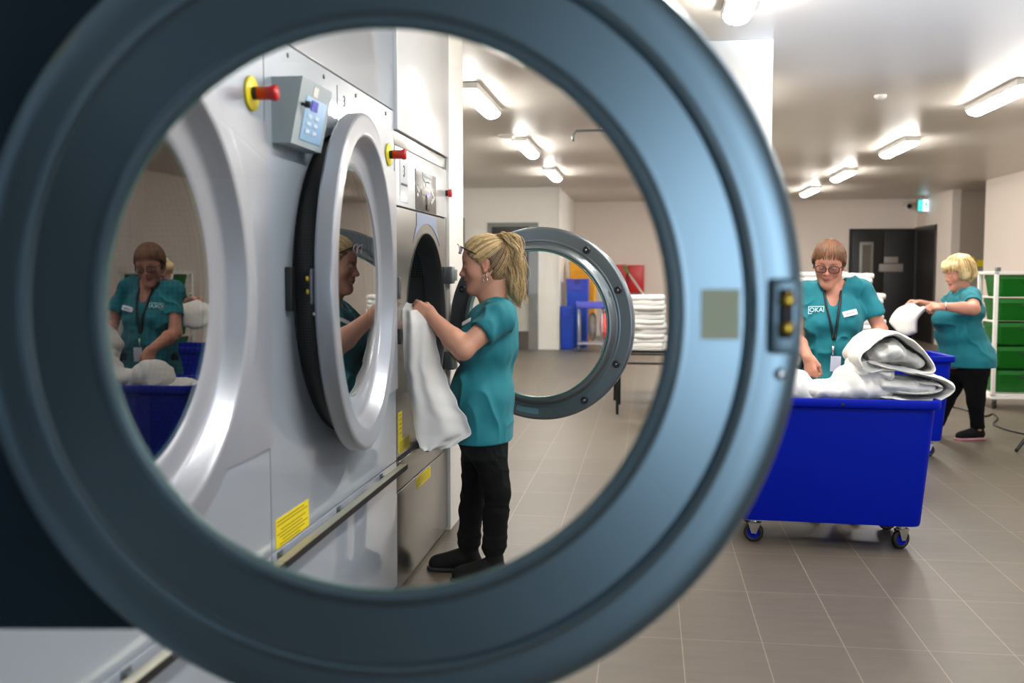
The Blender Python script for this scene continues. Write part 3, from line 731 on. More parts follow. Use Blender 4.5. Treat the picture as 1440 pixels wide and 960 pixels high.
class Frame:
    """body-part frame: f forward, l left, u up"""
    def __init__(s, o, f, u):
        s.o = Vector(o); s.f = Vector(f).normalized(); u = Vector(u); s.u = (u - s.f * u.dot(s.f)).normalized(); s.l = s.u.cross(s.f)
        s.M = np.array([[s.f[i], s.l[i], s.u[i]] for i in range(3)])
        s.mat = Matrix(((s.f[0], s.l[0], s.u[0], s.o[0]), (s.f[1], s.l[1], s.u[1], s.o[1]), (s.f[2], s.l[2], s.u[2], s.o[2]), (0, 0, 0, 1)))
    def p(s, f, l, u): return s.o + s.f * f + s.l * l + s.u * u
def head_field(F, H, sc_=1.0, full=1.0, chin=1.0):
    """skull, face features and ears; H is the head frame whose origin sits between the ears"""
    c = lambda a, b, ra, rb=None, k=.01, op='u', m=1: F.cap(H.p(*[x * sc_ for x in a]), H.p(*[x * sc_ for x in b]), ra * sc_, (rb if rb is not None else ra) * sc_, k, op)
    e = lambda a, r, k=.01, op='u': F.ell(H.p(*[x * sc_ for x in a]), [x * sc_ for x in r], H.M, k, op)
    e((-.012, 0, .040), (.098, .076, .085), .03)
    e((.030, 0, .030), (.062, .066, .070), .03)
    e((.030, 0, -.035), (.060, .056 * full, .070), .03)
    c((-.012, .050, -.045), (.068, .014, -.098), .020, .016, .03); c((-.012, -.050, -.045), (.068, -.014, -.098), .020, .016, .03)
    c((.020, 0, -.075), (.066, 0, -.100), .032 * full, .018, .03)
    e((.076, 0, -.102 * chin), (.016, .020, .015), .014)
    for s_ in (1, -1):
        e((.052, .040 * s_, -.022), (.028, .024 * full, .028), .022)          # cheek
        c((.080, .010 * s_, .022), (.066, .046 * s_, .020), .009, .008, .012)  # brow
        e((.091, .030 * s_, .004), (.013, .017, .011), .010, 's')              # socket
        e((.078, .031 * s_, .003), (.0150, .0155, .0125), .003)                 # eyeball bulge with lids
    c((.086, 0, .012), (.104, 0, -.020), .0075, .010, .012)
    e((.108, 0, -.027), (.0125, .0125, .0105), .008)
    for s_ in (1, -1): e((.098, .012 * s_, -.030), (.010, .0075, .0075), .006)
    for s_ in (1, -1): e((.1035, .0065 * s_, -.0375), (.004, .003, .003), .002, 's')
    e((.086, 0, -.052), (.013, .024, .014), .012)
    e((.0930, 0, -.0565), (.0085, .019, .0052), .004)
    e((.0905, 0, -.0680), (.0085, .017, .0060), .004)
    c((.1015, -.020, -.0622), (.1015, .020, -.0622), .0018, .0018, .003, 's')
    for s_ in (1, -1):
        e((-.008, .076 * s_, .000), (.018, .0065, .030), .006)
        e((-.002, .083 * s_, .004), (.010, .005, .018), .004, 's')
        e((-.002, .078 * s_, -.026), (.009, .006, .010), .006)
def face_colour(v, H, base, sc_=1.0, lip=(176, 96, 92), ruddy=(196, 110, 96)):
    q = (v - np.array(H.o)) @ H.M / sc_; c = np.tile(lin(base), (len(v), 1))
    def blend(w, col):
        nonlocal c
        c = c * (1 - w[:, None]) + lin(col) * w[:, None]
    g = lambda p, r: np.exp(-(((q - np.array(p)) / np.array(r)) ** 2).sum(1))
    for s_ in (1, -1): blend(np.clip(g((.075, .040 * s_, -.025), (.03, .022, .02)) * .45, 0, 1), ruddy)
    blend(np.clip(g((.112, 0, -.027), (.016, .016, .014)) * .5, 0, 1), ruddy)
    blend(np.clip(g((.100, 0, -.062), (.012, .019, .0085)) * 1.1, 0, .85), lip)
    blend(np.clip((np.abs(q[:, 2] + .0622) < .0022) * (np.abs(q[:, 1]) < .021) * (q[:, 0] > .085) * .8, 0, 1), (90, 40, 38))
    for s_ in (1, -1):
        blend(np.clip(g((.088, .031 * s_, .0235), (.018, .019, .0042)) * .8, 0, .75), (120, 86, 60))   # eyebrow
        blend(np.clip(g((.090, .031 * s_, -.001), (.014, .016, .0028)) * .9, 0, .8), (70, 44, 36))        # lash line
        blend(np.clip(g((-.004, .080 * s_, .000), (.02, .010, .028)) * .5, 0, .5), ruddy)
    blend(np.clip(vnoise(v, (28, 28, 28), 3) * .10 + .05, 0, .2), ruddy)
    return np.clip(c, 0, 1)
def hand_field(F, W, D, N, side, curl=(1, 1, 1, 1), spread=.0, thumb=.6, sc_=1.0, k=.004):
    """W wrist, D direction of the hand, N direction the back of the hand faces; side +1/-1 = where the thumb is (D x N * side)"""
    D = Vector(D).normalized(); N = Vector(N); N = (N - D * N.dot(D)).normalized(); S = D.cross(N) * side; W = Vector(W)
    P = lambda d, s_, n: W + (D * d + S * s_ + N * n) * sc_
    for i, off in enumerate((.027, .009, -.009, -.026)):
        base = P(.082 - abs(i - 1) * .004, off, 0)
        F.cap(P(.0, off * .7, 0), base, .0125 * sc_, .0115 * sc_, .012)
    F.cap(P(.01, .02, -.006), P(.07, .022, -.004), .013 * sc_, .011 * sc_, .012); F.cap(P(.01, -.018, -.006), P(.065, -.022, -.004), .013 * sc_, .010 * sc_, .012)
    for i, (off, L) in enumerate(((.027, .078), (.009, .086), (-.009, .080), (-.026, .064))):
        c = curl[i]; p = P(.082 - abs(i - 1) * .004, off, 0); ang = 0; r = .0092 - .0006 * i
        for j, (fr, bend) in enumerate(((.46, 1.25), (.30, 1.5), (.24, 1.1))):
            ang += c * bend
            q = p + (D * cos(ang) - N * sin(ang)) * L * fr * sc_ + S * spread * (1.5 - i) * .01 * sc_
            F.cap(p, q, r * sc_, (r - .0008) * sc_, k); F.ell(q, [r * 1.04 * sc_] * 3, None, k); p = q; r -= .0008
    t0 = P(.022, .028, -.008); t1 = P(.050, .046 - .010 * thumb, -.018 - .012 * thumb); t2 = P(.078, .044 - .022 * thumb, -.026 - .022 * thumb); t3 = P(.098, .036 - .026 * thumb, -.030 - .026 * thumb)
    F.cap(P(.01, .015, -.004), t0, .014 * sc_, .013 * sc_, .012); F.cap(t0, t1, .0135 * sc_, .0115 * sc_, .008); F.cap(t1, t2, .0112 * sc_, .0098 * sc_, k); F.cap(t2, t3, .0100 * sc_, .0085 * sc_, k)
def eyes(H, parent, sc_=1.0, down=.35, open_=1.0):
    for s_ in (1, -1):
        M = H.mat @ T(.0815 * sc_, .031 * s_ * sc_, .0015 * sc_)
        b = MB(); n = 16; vs = []; fs = []
        b.lathe([(.0075, .0085), (.0095, .007), (.0112, .0035), (.0118, .0005)], 20, M=M @ Ry(down) @ Matrix.Diagonal((sc_, sc_, sc_ * .40 * open_, 1)))
        e = keep(b.build('eye', M_['eyewhite']), parent)
        keep(MB().lathe([(.0112, .0044), (.0124, .003), (.0126, .0003)], 16, M=M @ Ry(down) @ Matrix.Diagonal((sc_, sc_, sc_ * .75 * open_, 1))).build('iris', M_['iris']), e)
def spectacles(H, parent, m, sc_=1.0, f=.104, u=.0, wid=.034, hgt=.019, arms=True):
    b = MB()
    for s_ in (1, -1):
        pts = []
        for k in range(20):
            a = 2 * PI * k / 20; ca, sa = cos(a), sin(a)
            ex = math.copysign(abs(ca) ** .7, ca); ez = math.copysign(abs(sa) ** .7, sa)
            pts.append(H.p((f - .010 * (ex * s_ + 1) * .5) * sc_, (.034 * s_ + ex * wid * .8) * sc_, (u + ez * hgt) * sc_))
        b.tube(pts, .0024 * sc_, 8, closed=True)
        b.tube([H.p((f - .012) * sc_, .062 * s_ * sc_, (u + .010) * sc_), H.p(.04 * sc_, .079 * s_ * sc_, (u + .008) * sc_), H.p(-.004, .084 * s_ * sc_, (u + .012) * sc_), H.p(-.024, .080 * s_ * sc_, (u - .006) * sc_)], .0022 * sc_, 8)
    b.tube([H.p(f * sc_, .009 * sc_, (u + .004) * sc_), H.p((f + .004) * sc_, 0, (u + .007) * sc_), H.p(f * sc_, -.009 * sc_, (u + .004) * sc_)], .002 * sc_, 8)
    g = keep(b.build('spectacles', m), parent)
    for s_ in (1, -1):
        c = H.p((f - .005) * sc_, .034 * s_ * sc_, u * sc_)
        L = MB(); L.lathe([(-.0008, .0005), (-.0008, 1), (.0008, 1), (.0008, .0005)], 24, M=Matrix.Translation(c) @ H.mat.to_3x3().to_4x4() @ Matrix.Diagonal((1, wid * .78 * sc_, hgt * .95 * sc_, 1)), smooth=False)
        keep(L.build('lens', M_['lens']), g)
    return g
# ================================================================== PEOPLE
from mathutils.bvhtree import BVHTree
M_['hair_a'] = mat('hair_pale_blond', (222, 196, 142), .5, spec=.5)
M_['hair_b'] = mat('hair_honey', (176, 142, 92), .5, spec=.5)
M_['hair_c'] = mat('hair_ash_brown', (112, 92, 70), .55)
M_['hair_d'] = mat('hair_chestnut', (98, 64, 40), .5, spec=.5)
M_['hair_e'] = mat('hair_copper', (140, 90, 54), .5, spec=.5)
def folds(amp, sc_=(9, 9, 5), seed=1, fine=.3):
    def f(v, n):
        a = vnoise(v, sc_, seed); w = np.stack([v[:, 0] + .05 * a, v[:, 1] + .04 * a, v[:, 2] + .05 * a], 1)
        r = (1 - np.abs(vnoise(w, [x * 1.6 for x in sc_], seed + 5))) ** 4
        return amp * (r - .3) + amp * fine * vnoise(v, [x * 4 for x in sc_], seed + 9)
    return f
def bvh_of(o):
    me = o.data; return BVHTree.FromPolygons([v.co for v in me.vertices], [tuple(p.vertices) for p in me.polygons])
def on_surf(bv, px, py, off=.003):
    d = ray(px, py).normalized(); h = bv.ray_cast(Vector((0, 0, CAM_H)), d)
    if h[0] is None: return None, None
    n = h[1] if h[1].dot(d) < 0 else -h[1]
    return h[0] + n * off, n
def strands(b, P0fn, n, r0, r1, seg, mats, rnd):
    for i in range(n):
        pts = P0fn(i, rnd); N = len(pts)
        b.mat(rnd.choice(mats)); b.tube(pts, [r0 + (r1 - r0) * k / (N - 1) for k in range(N)], seg)
def cap_strands(b, H, n, tie, mats, rnd, c=(-.012, 0, .045), r=(.1095, .0875, .0975), start=None, rad_=(.0016, .0010), drop=None):
    c = Vector(c); r = Vector(r)
    for i in range(n):
        s_ = start(rnd); t = tie(rnd) if callable(tie) else tie; pts = []
        for k in range(9):
            q = k / 8; p = Vector(s_).lerp(Vector(t), q) - c
            e_ = math.sqrt((p.x / r.x) ** 2 + (p.y / r.y) ** 2 + (p.z / r.z) ** 2) + 1e-6
            p = p / e_ + c; pts.append(H.p(p.x, p.y, p.z))
        b.mat(rnd.choice(mats)); b.tube(pts, [rad_[0] + (rad_[1] - rad_[0]) * k / 8 for k in range(9)], 5)

def shoe(parent, ankle, toe_dir, L=.26, name='shoe', m=None, sole=None, z0=0.0):
    """trainer shape: ankle point, direction of the toes on the floor"""
    d = Vector((toe_dir[0], toe_dir[1], 0)).normalized(); a = Vector(ankle); s_ = Vector((-d.y, d.x, 0)); hl = a - d * .055
    F = Field(Vector((min(a.x, a.x + d.x * L) - .14, min(a.y, a.y + d.y * L) - .14, z0 - .02)), Vector((max(a.x, a.x + d.x * L) + .14, max(a.y, a.y + d.y * L) + .14, z0 + .2)), .004)
    P = lambda f, l, u: Vector((hl.x, hl.y, z0)) + d * f + s_ * l + Vector((0, 0, u))
    F.cap(P(.03, 0, .045), P(.10, 0, .05), .036, .038, .02).cap(P(.04, 0, .06), P(.05, 0, .115), .036, .040, .02).cap(P(.10, .006, .048), P(L - .045, .004, .032), .040, .034, .03)
    F.cap(P(.10, 0, .07), P(.19, 0, .045), .026, .022, .03); F.half(P(0, 0, .012), (0, 0, -1), .004)
    o = soft(name, F, m or M_['shoe'], parent)
    F2 = F.like(); F2.cap(P(.03, 0, .008), P(.12, 0, .008), .040, .040, .03).cap(P(.12, .004, .008), P(L - .042, .004, .008), .044, .040, .03)
    F2.half(P(0, 0, .020), (0, 0, 1), .002).half(P(0, 0, .0), (0, 0, -1), .002)
    so = soft('shoe_sole', F2, sole or M_['black']); keep(so, parent); so.parent = o; so.matrix_parent_inverse = Matrix.Identity(4)
    return o

# ---------------------------------------------------------------- woman unloading the dryer
def person_a():
    Y0 = 4.45; A = lambda x, y, Y=Y0: at(x, y, Y)
    base = A(684, 800, Y0); root = empty('person', (base.x, Y0, 0), 0, 'person in teal tunic with blond ponytail pulling a white sheet from the dryer', 'person')
    H = Frame(A(681.5, 373, 4.44), (-.985, -.10, -.13), (-.13, .0, .99))
    Sn, Sf = A(703, 446, 4.30), A(694, 446, 4.60)
    En, Wn = A(651, 491, 4.17), A(607, 445, 4.25)
    Ef, Wf = A(655, 500, 4.70), A(625, 466, 4.50)
    Hn, Kn, An = A(687, 632, 4.385), A(700, 694, 4.35), A(694, 770, 4.37)
    Hf, Kf, Af = A(674, 628, 4.53), A(666, 692, 4.53), A(659, 765, 4.52)
    F = Field((-1.16, 4.0, .0), (-.50, 4.92, 1.66), .0038)
    def torso(F, g, legs=False):
        F.ell(A(679, 612), (.108 + g, .160 + g, .13), None, .06); F.ell(A(678, 548), (.138 + g, .158 + g, .15), None, .06)
        F.ell(A(687, 482), (.118 + g, .160 + g, .16), None, .06); F.ell(A(695, 449), (.085 + g, .155 + g, .070 + g), None, .05)
        for y in (4.37, 4.53): F.ell(A(662, 484, y), (.068 + g, .070 + g, .070), None, .04)
        F.cap(Sn, A(698, 430, 4.45), .050 + g, .046 + g, .04).cap(Sf, A(698, 430, 4.45), .050 + g, .046 + g, .04)
    torso(F, -.012)
    F.cap(A(692, 428, 4.45), A(689, 392, 4.445), .056, .049, .03).cap(A(698, 425, 4.45), H.p(-.055, 0, .0), .05, .048, .03)
    F.cap(A(680, 412, 4.445), H.p(.045, 0, -.085), .035, .022, .02)
    head_field(F, H, 1.0, 1.03)
    for (S, E_, W_) in ((Sn, En, Wn), (Sf, Ef, Wf)):
        F.cap(S, E_, .050, .044, .03); m_ = E_.lerp(W_, .3); F.cap(E_, m_, .045, .047, .02).cap(m_, W_, .046, .0285, .02)
    hand_field(F, Wn, (-.80, .05, .42), (.05, -.97, .15), 1, (.78, .82, .85, .9), thumb=.9)
    hand_field(F, Wf, (-.92, -.25, .25), (.0, .75, .6), -1, (.8, .85, .9, .9), thumb=.9)
    for (a, k, n) in ((Hn, Kn, An), (Hf, Kf, Af)): F.cap(a, k, .072, .046, .05).cap(k, n, .048, .036, .02)
    body = soft('body', F, M_['skin'], root, colfn=lambda v: face_colour(v, H, (205, 152, 126)))
    # tunic
    G = Field((-1.06, 4.0, .55), (-.50, 4.92, 1.42), .005); torso(G, .010)
    G.cap(A(679, 575), A(677, 640), .152, .152, .05, sc_=(.86, 1.26, 1))
    for (S, E_) in ((Sn, En), (Sf, Ef)):
        e = S.lerp(E_, .80); G.cap(S, e, .066, .064, .03)
    for (S, E_) in ((Sn, En), (Sf, Ef)):
        e = S.lerp(E_, .66); n = (E_ - S).normalized(); lo = np.array(e) - .12; hi = np.array(e) + .12
        # trim the sleeve end square to the arm, leaving the body alone
        G2 = None
    eN = Sn.lerp(En, .70); nN = (En - Sn).normalized()
    G.cap(eN + nN * .045, eN + nN * .12, .105, .105, .002, 's')
    eF = Sf.lerp(Ef, .70); nF = (Ef - Sf).normalized(); G.cap(eF + nF * .045, eF + nF * .12, .10, .10, .002, 's')
    torso2 = G.like(); torso(torso2, .010); torso2.cap(A(679, 575), A(677, 640), .152, .152, .05, sc_=(.86, 1.26, 1)); G.a = np.minimum(G.a, torso2.a)
    G.half((0, 0, .632), (0, 0, -1), .004)
    G.cap(A(694, 388, 4.45), A(688, 412, 4.45), .060, .060, .006, 's'); G.cap(A(688, 410, 4.45), A(664, 449, 4.45), .060, .022, .010, 's')
    t = soft('tunic', G, M_['tunic'], root, disp=folds(.014, (7, 7, 4.0), 4), it=2, hem=.632)
    # placket seam, name badge
    bv = bvh_of(t)
    def decal(px, py, w, h, name, m, tilt=0, depth=.003, off=.004, par=t):
        p, n = on_surf(bv, px, py, off)
        if p is None: return None
        u = Vector((0, 0, 1)); x = u.cross(n).normalized(); u = n.cross(x)
        M = Matrix(((x.x, u.x, n.x, p.x), (x.y, u.y, n.y, p.y), (x.z, u.z, n.z, p.z), (0, 0, 0, 1))) @ Rz(tilt)
        return keep(MB().box((-w / 2, -h / 2, -.002), (w / 2, h / 2, depth), .0012, M=M).build(name, m), par), M
    r = decal(657, 453, .055, .02, 'name_badge', M_['badge'], .5)
    # trousers
    Q = Field((-1.0, 4.15, .05), (-.5, 4.75, .80), .005)
    Q.ell(A(679, 612), (.110, .165, .12), None, .05)
    for (a, k, n, w) in ((Hn, Kn, An, .0), (Hf, Kf, Af, .003)):
        Q.cap(a, k, .084, .056, .04); m_ = k.lerp(n, .35); Q.cap(k, m_, .055, .056, .02).cap(m_, n, .056, .050, .02)
        for j, zz in enumerate((.80, .88, .96)): Q.ell(k.lerp(n, zz), (.056 - .003 * (j % 2), .056, .020), None, .008)
    Q.half((0, 0, .095), (0, 0, -1), .004)
    soft('trousers', Q, M_['trouser'], root, disp=folds(.006, (10, 10, 9), 8), it=2)
    shoe(root, (An.x, 4.37, 0), (-1, -.12), .255); shoe(root, (Af.x, 4.52, 0), (-1, -.05), .255)
    eyes(H, body, 1.0, .45, .7)
    # hair: cap, then combed strands, then the curly ponytail
    G = Field(H.o - Vector((.17, .14, .17)), H.o + Vector((.17, .14, .19)), .004)
    G.ell(H.p(-.012, 0, .045), (.107, .086, .095), H.M, .01).ell(H.p(-.055, 0, -.02), (.062, .068, .065), H.M, .03)
    G.half(H.p(.088, 0, .088), (H.f * .66 - H.u * .75), .006)
    G.ell(H.p(-.006, .085, -.004), (.030, .03, .038), H.M, .006, 's'); G.ell(H.p(-.006, -.085, -.004), (.030, .03, .038), H.M, .006, 's')
    G.half(H.p(0, 0, -.078), -H.u, .01)
    hair = soft('hair', G, M_['hair_c'], root, disp=lambda v, n: .0025 * vnoise(v, (60, 60, 25), 2))  # dark cap gives the nape brown and paints shade between the strands
    hair['label'] = 'blond hair combed back into a ponytail'
    rnd = random.Random(5); b = MB(); tieL = (-.088, 0, .085)
    def st(r_):
        a = r_.uniform(-1.35, 1.35); return (.080 * cos(a) + .01 * r_.random(), .085 * sin(a), .108 - .072 * abs(a) ** 1.3 + .02 * r_.random())
    cap_strands(b, H, 420, tieL, [0, 0, 1, 1, 2], rnd, start=st)
    def st2(r_):
        a = r_.uniform(-1, 1); return (-.035 - .03 * abs(r_.random()) + .02 * abs(a), .078 * a, -.065 + .05 * r_.random() * abs(a))
    cap_strands(b, H, 300, tieL, [1, 1, 2, 2], rnd, start=st2, c=(-.035, 0, .025), r=(.099, .088, .118))
    keep(b.build('combed_strands', [M_['hair_a'], M_['hair_b'], M_['hair_c']], fix=False), hair)
    path = [A(*q) for q in ((699, 337, 4.46), (707, 328, 4.46), (715, 335, 4.46), (719, 352, 4.45), (721, 375, 4.45), (723, 396, 4.44), (727, 415, 4.43), (731, 432, 4.43))]
    wid = [.014, .034, .044, .048, .050, .046, .036, .018]
    clumps = [(rnd.uniform(0, 2 * PI), math.sqrt(rnd.uniform(.1, 1.0)), rnd.uniform(0, 6.28), rnd.uniform(.9, 1.7), rnd.uniform(.006, .016), rnd.uniform(.62, 1.02)) for _ in range(46)]
    def pony(i, r_):
        a, q, ph, fr, am, cut = clumps[i % len(clumps)]; a2 = r_.uniform(0, 6.28); q2 = r_.uniform(0, .010); cut = cut * r_.uniform(.9, 1.02); pts = []
        N = 22; loose = r_.random() < .06
        for k in range(N):
            u_ = k / (N - 1) * cut * (len(path) - 1); j = min(int(u_), len(path) - 2); fr_ = u_ - j; p = path[j].lerp(path[j + 1], fr_); w = wid[j] * (1 - fr_) + wid[j + 1] * fr_
            g_ = min(1, k / 5)
            p = p + Vector((cos(a) * q * w, sin(a) * q * w * .9, .15 * w * cos(a) * q)) + Vector((sin(ph + fr * k * .5) * am, cos(ph * 1.7 + fr * k * .45) * am, 0)) * g_ + Vector((cos(a2 + k * .35), sin(a2 + k * .35), 0)) * q2 * g_ * (2.6 if loose else 1)
            pts.append(p)
        return pts
    b = MB(); strands(b, pony, 1150, .0017, .0005, 4, [0, 0, 0, 1, 1, 2], rnd)
    G = Field(path[2] - Vector((.12, .12, .34)), path[1] + Vector((.14, .12, .1)), .005)
    for j in range(1, len(path) - 1): G.cap(path[j], path[j + 1], wid[j] * (.5 if j > 2 else .36), wid[j + 1] * (.5 if j < 5 else .25), .015)
    core = soft('ponytail', G, M_['hair_b'], None, disp=lambda v, n: .006 * vnoise(v, (45, 45, 22), 6)); keep(core, root); core.parent = hair; core.matrix_parent_inverse = root.matrix_basis.inverted() if False else Matrix.Identity(4)
    hair_inv = hair.matrix_parent_inverse
    keep(b.build('curly_strands', [M_['hair_a'], M_['hair_b'], M_['hair_c']], fix=False), hair)
    b = MB(); c0 = A(698.5, 338, 4.46)
    b.tube([c0 + Vector((cos(a) * .006, sin(a) * .02, cos(a) * .02)) for a in [2 * PI * k / 20 for k in range(20)]], .005, 8, closed=True)
    keep(b.build('hair_tie', M_['black']), hair)
    # spectacles pushed up on the forehead
    b = MB()
    for s_ in (1, -1): b.tube([H.p(-.005, .083 * s_, .032), H.p(.04, .080 * s_, .060), H.p(.082, .066 * s_, .088), H.p(.094, .050 * s_, .096)], .0028, 8)
    g = keep(b.build('spectacles', M_['black']), body); g['label'] = 'spectacles pushed up on the forehead'
    b = MB()
    for s_ in (1, -1):
        pts = [H.p(.106 - .02 * abs(cos(a)) * .5, (.033 + .027 * cos(a)) * s_, .088 + .020 * sin(a)) for a in [2 * PI * k / 18 for k in range(18)]]
        b.tube(pts, .0032, 8, closed=True)
    keep(b.build('spectacle_front', mat('pearl_frame', (215, 205, 215), .15, .3)), g)
    # earring
    b = MB(); e0 = H.p(-.004, .083, -.036)
    for j, (dz, r_) in enumerate(((-.012, .008), (-.030, .010))):
        b.tube([e0 + Vector((cos(a) * r_, 0, dz + sin(a) * r_)) for a in [2 * PI * k / 16 for k in range(16)]], .0016, 6, closed=True)
    keep(b.build('earring', M_['gold']), body)
    return root
person_a()

# ---------------------------------------------------------------- woman at the blue cart
def person_b():
    Y0 = 5.82; A = lambda x, y, Y=Y0: at(x, y, Y)
    base = A(1168, 700, Y0); root = empty('person', (base.x, Y0, 0), 0, 'person with short brown hair, spectacles and lanyard sorting linen in the blue cart', 'person')
    H = Frame(A(1165.5, 371, 5.79), (-.22, -.92, -.28), (0, -.28, .96))
    SL, SR = A(1132, 412, 5.86), A(1211, 406, 5.86)
    EL, WL = A(1119.5, 476, 5.76), A(1137, 503, 5.53)
    ER, WR = A(1238, 464, 5.84), A(1226, 500, 5.60)
    gx = base.x
    F = Field((.35, 5.30, .0), (1.55, 6.15, 1.70), .005)
    def torso(F, g):
        F.ell(A(1170, 444), (.160 + g, .112 + g, .15), None, .06); F.ell(A(1170, 492), (.160 + g, .128 + g, .16), None, .06)
        F.ell(A(1168, 540), (.178 + g, .138 + g, .17), None, .06)
        for x in (1152, 1190): F.ell(A(x, 455, 5.75), (.070 + g, .06 + g, .068), None, .04)
        F.cap(SL, A(1170, 404, 5.85), .050 + g, .045 + g, .04).cap(SR, A(1170, 402, 5.85), .050 + g, .045 + g, .04)
    torso(F, -.012)
    F.cap(A(1172, 410, 5.85), A(1169, 385, 5.83), .060, .052, .03); F.cap(A(1171, 412, 5.80), H.p(.04, 0, -.085), .042, .022, .02)
    head_field(F, H, 1.02, 1.0)
    for (S, E_, W_) in ((SL, EL, WL), (SR, ER, WR)):
        F.cap(S, E_, .044, .038, .03); m_ = E_.lerp(W_, .3); F.cap(E_, m_, .039, .041, .02).cap(m_, W_, .040, .027, .02)
    hand_field(F, WL, (.12, -.30, -.92), (-.70, -.68, .1), -1, (.75, .8, .85, .85), thumb=.9)
    hand_field(F, WR, (-.1, -.75, -.6), (.4, -.3, .8), 1, (.5, .5, .5, .5))
    hz = .80
    for s_ in (-1, 1):
        hp = Vector((gx + .085 * s_, Y0 + .02, .84)); kn = Vector((gx + .09 * s_, Y0 - .0, .46)); an = Vector((gx + .095 * s_, Y0 + .03, .09)); F.cap(hp, kn, .085, .05, .05).cap(kn, an, .05, .038, .02)
    body = soft('body', F, M_['skin'], root, colfn=lambda v: face_colour(v, H, (196, 138, 114), 1.02, ruddy=(200, 92, 78)))
    G = Field((.40, 5.45, .66), (1.52, 6.15, 1.50), .005); torso(G, .010)
    G.cap(A(1168, 545), A(1168, 566), .175, .178, .05, sc_=(1.08, .86, 1))
    T2 = G.a.copy()
    for (S, E_, fr) in ((SL, EL, .72), (SR, ER, .80)):
        e = S.lerp(E_, fr + .12); G.cap(S, e, .056, .058, .03)
    for (S, E_, fr) in ((SL, EL, .70), (SR, ER, .78)):
        n = (E_ - S).normalized(); e = S.lerp(E_, fr); G.cap(e + n * .055, e + n * .13, .10, .10, .002, 's')
    G.a = np.minimum(G.a, T2)
    G.half((0, 0, .72), (0, 0, -1), .004)
    G.cap(A(1170, 386, 5.85), A(1171, 404, 5.85), .072, .072, .006, 's'); G.cap(A(1171, 400, 5.75), A(1172.5, 424, 5.72), .058, .020, .006, 's', sc_=(1, 2.6, 1))
    t = soft('tunic', G, M_['tunic'], root, disp=folds(.016, (7, 7, 5.0), 14), it=2, hem=.72)
    bv = bvh_of(t)
    def fr(px, py, off=.004, up=Vector((0, 0, 1)), tilt=0):
        p, n = on_surf(bv, px, py, off); n = (n + Vector((-.1, -1, .1)) * 1.0).normalized(); x = up.cross(n).normalized(); u = n.cross(x)
        return Matrix(((x.x, u.x, n.x, p.x), (x.y, u.y, n.y, p.y), (x.z, u.z, n.z, p.z), (0, 0, 0, 1))) @ Rz(tilt)
    M = fr(1194, 441.5, .012, tilt=.24); bd = keep(MB().box((-.040, -.016, -.008), (.040, .016, .002), .002, M=M).build('name_badge', M_['badge']), t)
    keep(MB().box((-.026, -.004, .002), (.026, .002, .0026), 0, M=M).build('badge_print', mat('badge_print', (170, 160, 165), .5)), bd)
    # white embroidered logo: bordered letters
    M = fr(1148.5, 437, .010, tilt=.03); wm = mat('logo_white', (206, 236, 238), .6)
    lg = keep(text('OKA', 'logo_letters', .036, M, wm, sx=.95), t)
    bb = MB(); w_, h_ = .042, .019
    for (a, c) in (((-w_, h_), (w_, h_ + .003)), ((-w_, -h_), (-w_ + .003, h_)), ((w_ - .003, -h_ * .6), (w_, h_)), ((-w_, -h_ - .003), (-w_ * .5, -h_))):
        bb.box((a[0], a[1], -.001), (c[0], c[1], .001), 0, M=M)
    keep(bb.build('logo_border', wm), t)
    # lanyard, clip and card
    b = MB()
    for side in (((1157, 401), (1160, 418), (1164, 440), (1169, 462), (1172.5, 484)), ((1183, 404), (1182, 418), (1179, 440), (1176, 462), (1174, 484))):
        pts = []
        for (a, c), (a2, c2) in zip(side[:-1], side[1:]):
            for k in range(4):
                q = k / 4; p, n = on_surf(bv, a + (a2 - a) * q, c + (c2 - c) * q, .008)
                if p is not None and (p - t.data.vertices[0].co).length < 1.5: pts.append(p)
        b.tube(pts, .0065, 8)
    b.tube([H.p(-.05, .055, -.10), H.p(-.075, 0, -.085), H.p(-.05, -.055, -.10)], .006, 8)
    ly = keep(b.build('lanyard', M_['black']), root)
    p, n = on_surf(bv, 1173, 487, .02); keep(MB().tube([p, p + Vector((0, 0, -.03)), p + Vector((0, 0, -.055))], [.009, .005, .004], 10).build('clip', M_['chrome']), ly)
    M = fr(1174.5, 514, .02, tilt=-.05); M.translation.z = p.z - .055 - .043
    keep(MB().box((-.027, -.043, -.001), (.027, .043, .003), .002, M=M).build('pass_card', mat('pass_card', (206, 210, 232), .3)), ly)
    # trousers + shoes behind the cart
    Q = Field((gx - .25, Y0 - .2, .04), (gx + .25, Y0 + .25, .95), .006); Q.ell((gx, Y0 + .01, .84), (.175, .130, .14), None, .05)
    for s_ in (-1, 1):
        hp = Vector((gx + .085 * s_, Y0 + .02, .82)); kn = Vector((gx + .09 * s_, Y0 - .0, .46)); an = Vector((gx + .095 * s_, Y0 + .03, .10)); Q.cap(hp, kn, .094, .062, .05).cap(kn, an, .062, .052, .02)
    soft('trousers', Q, M_['trouser'], root, disp=folds(.005, (10, 10, 9), 9))
    for s_ in (-1, 1): shoe(root, (gx + .095 * s_, Y0 + .03, 0), (.1 * s_, -1), .25)
    eyes(H, body, 1.02, .35, .75)
    # hair: short, fringe over the forehead
    G = Field(H.o - Vector((.18, .18, .19)), H.o + Vector((.18, .18, .20)), .004)
    G.ell(H.p(-.014, 0, .046), (.108, .087, .088), H.M, .01).ell(H.p(-.045, 0, -.02), (.070, .080, .070), H.M, .03)
    for s_ in (1, -1): G.ell(H.p(.012, .080 * s_, .022), (.030, .014, .045), H.M, .015)
    G.half(H.p(.092, 0, .088), (H.f * .74 - H.u * .67), .006)
    G.ell(H.p(.10, 0, -.02), (.10, .066, .062), H.M, .006, 's')
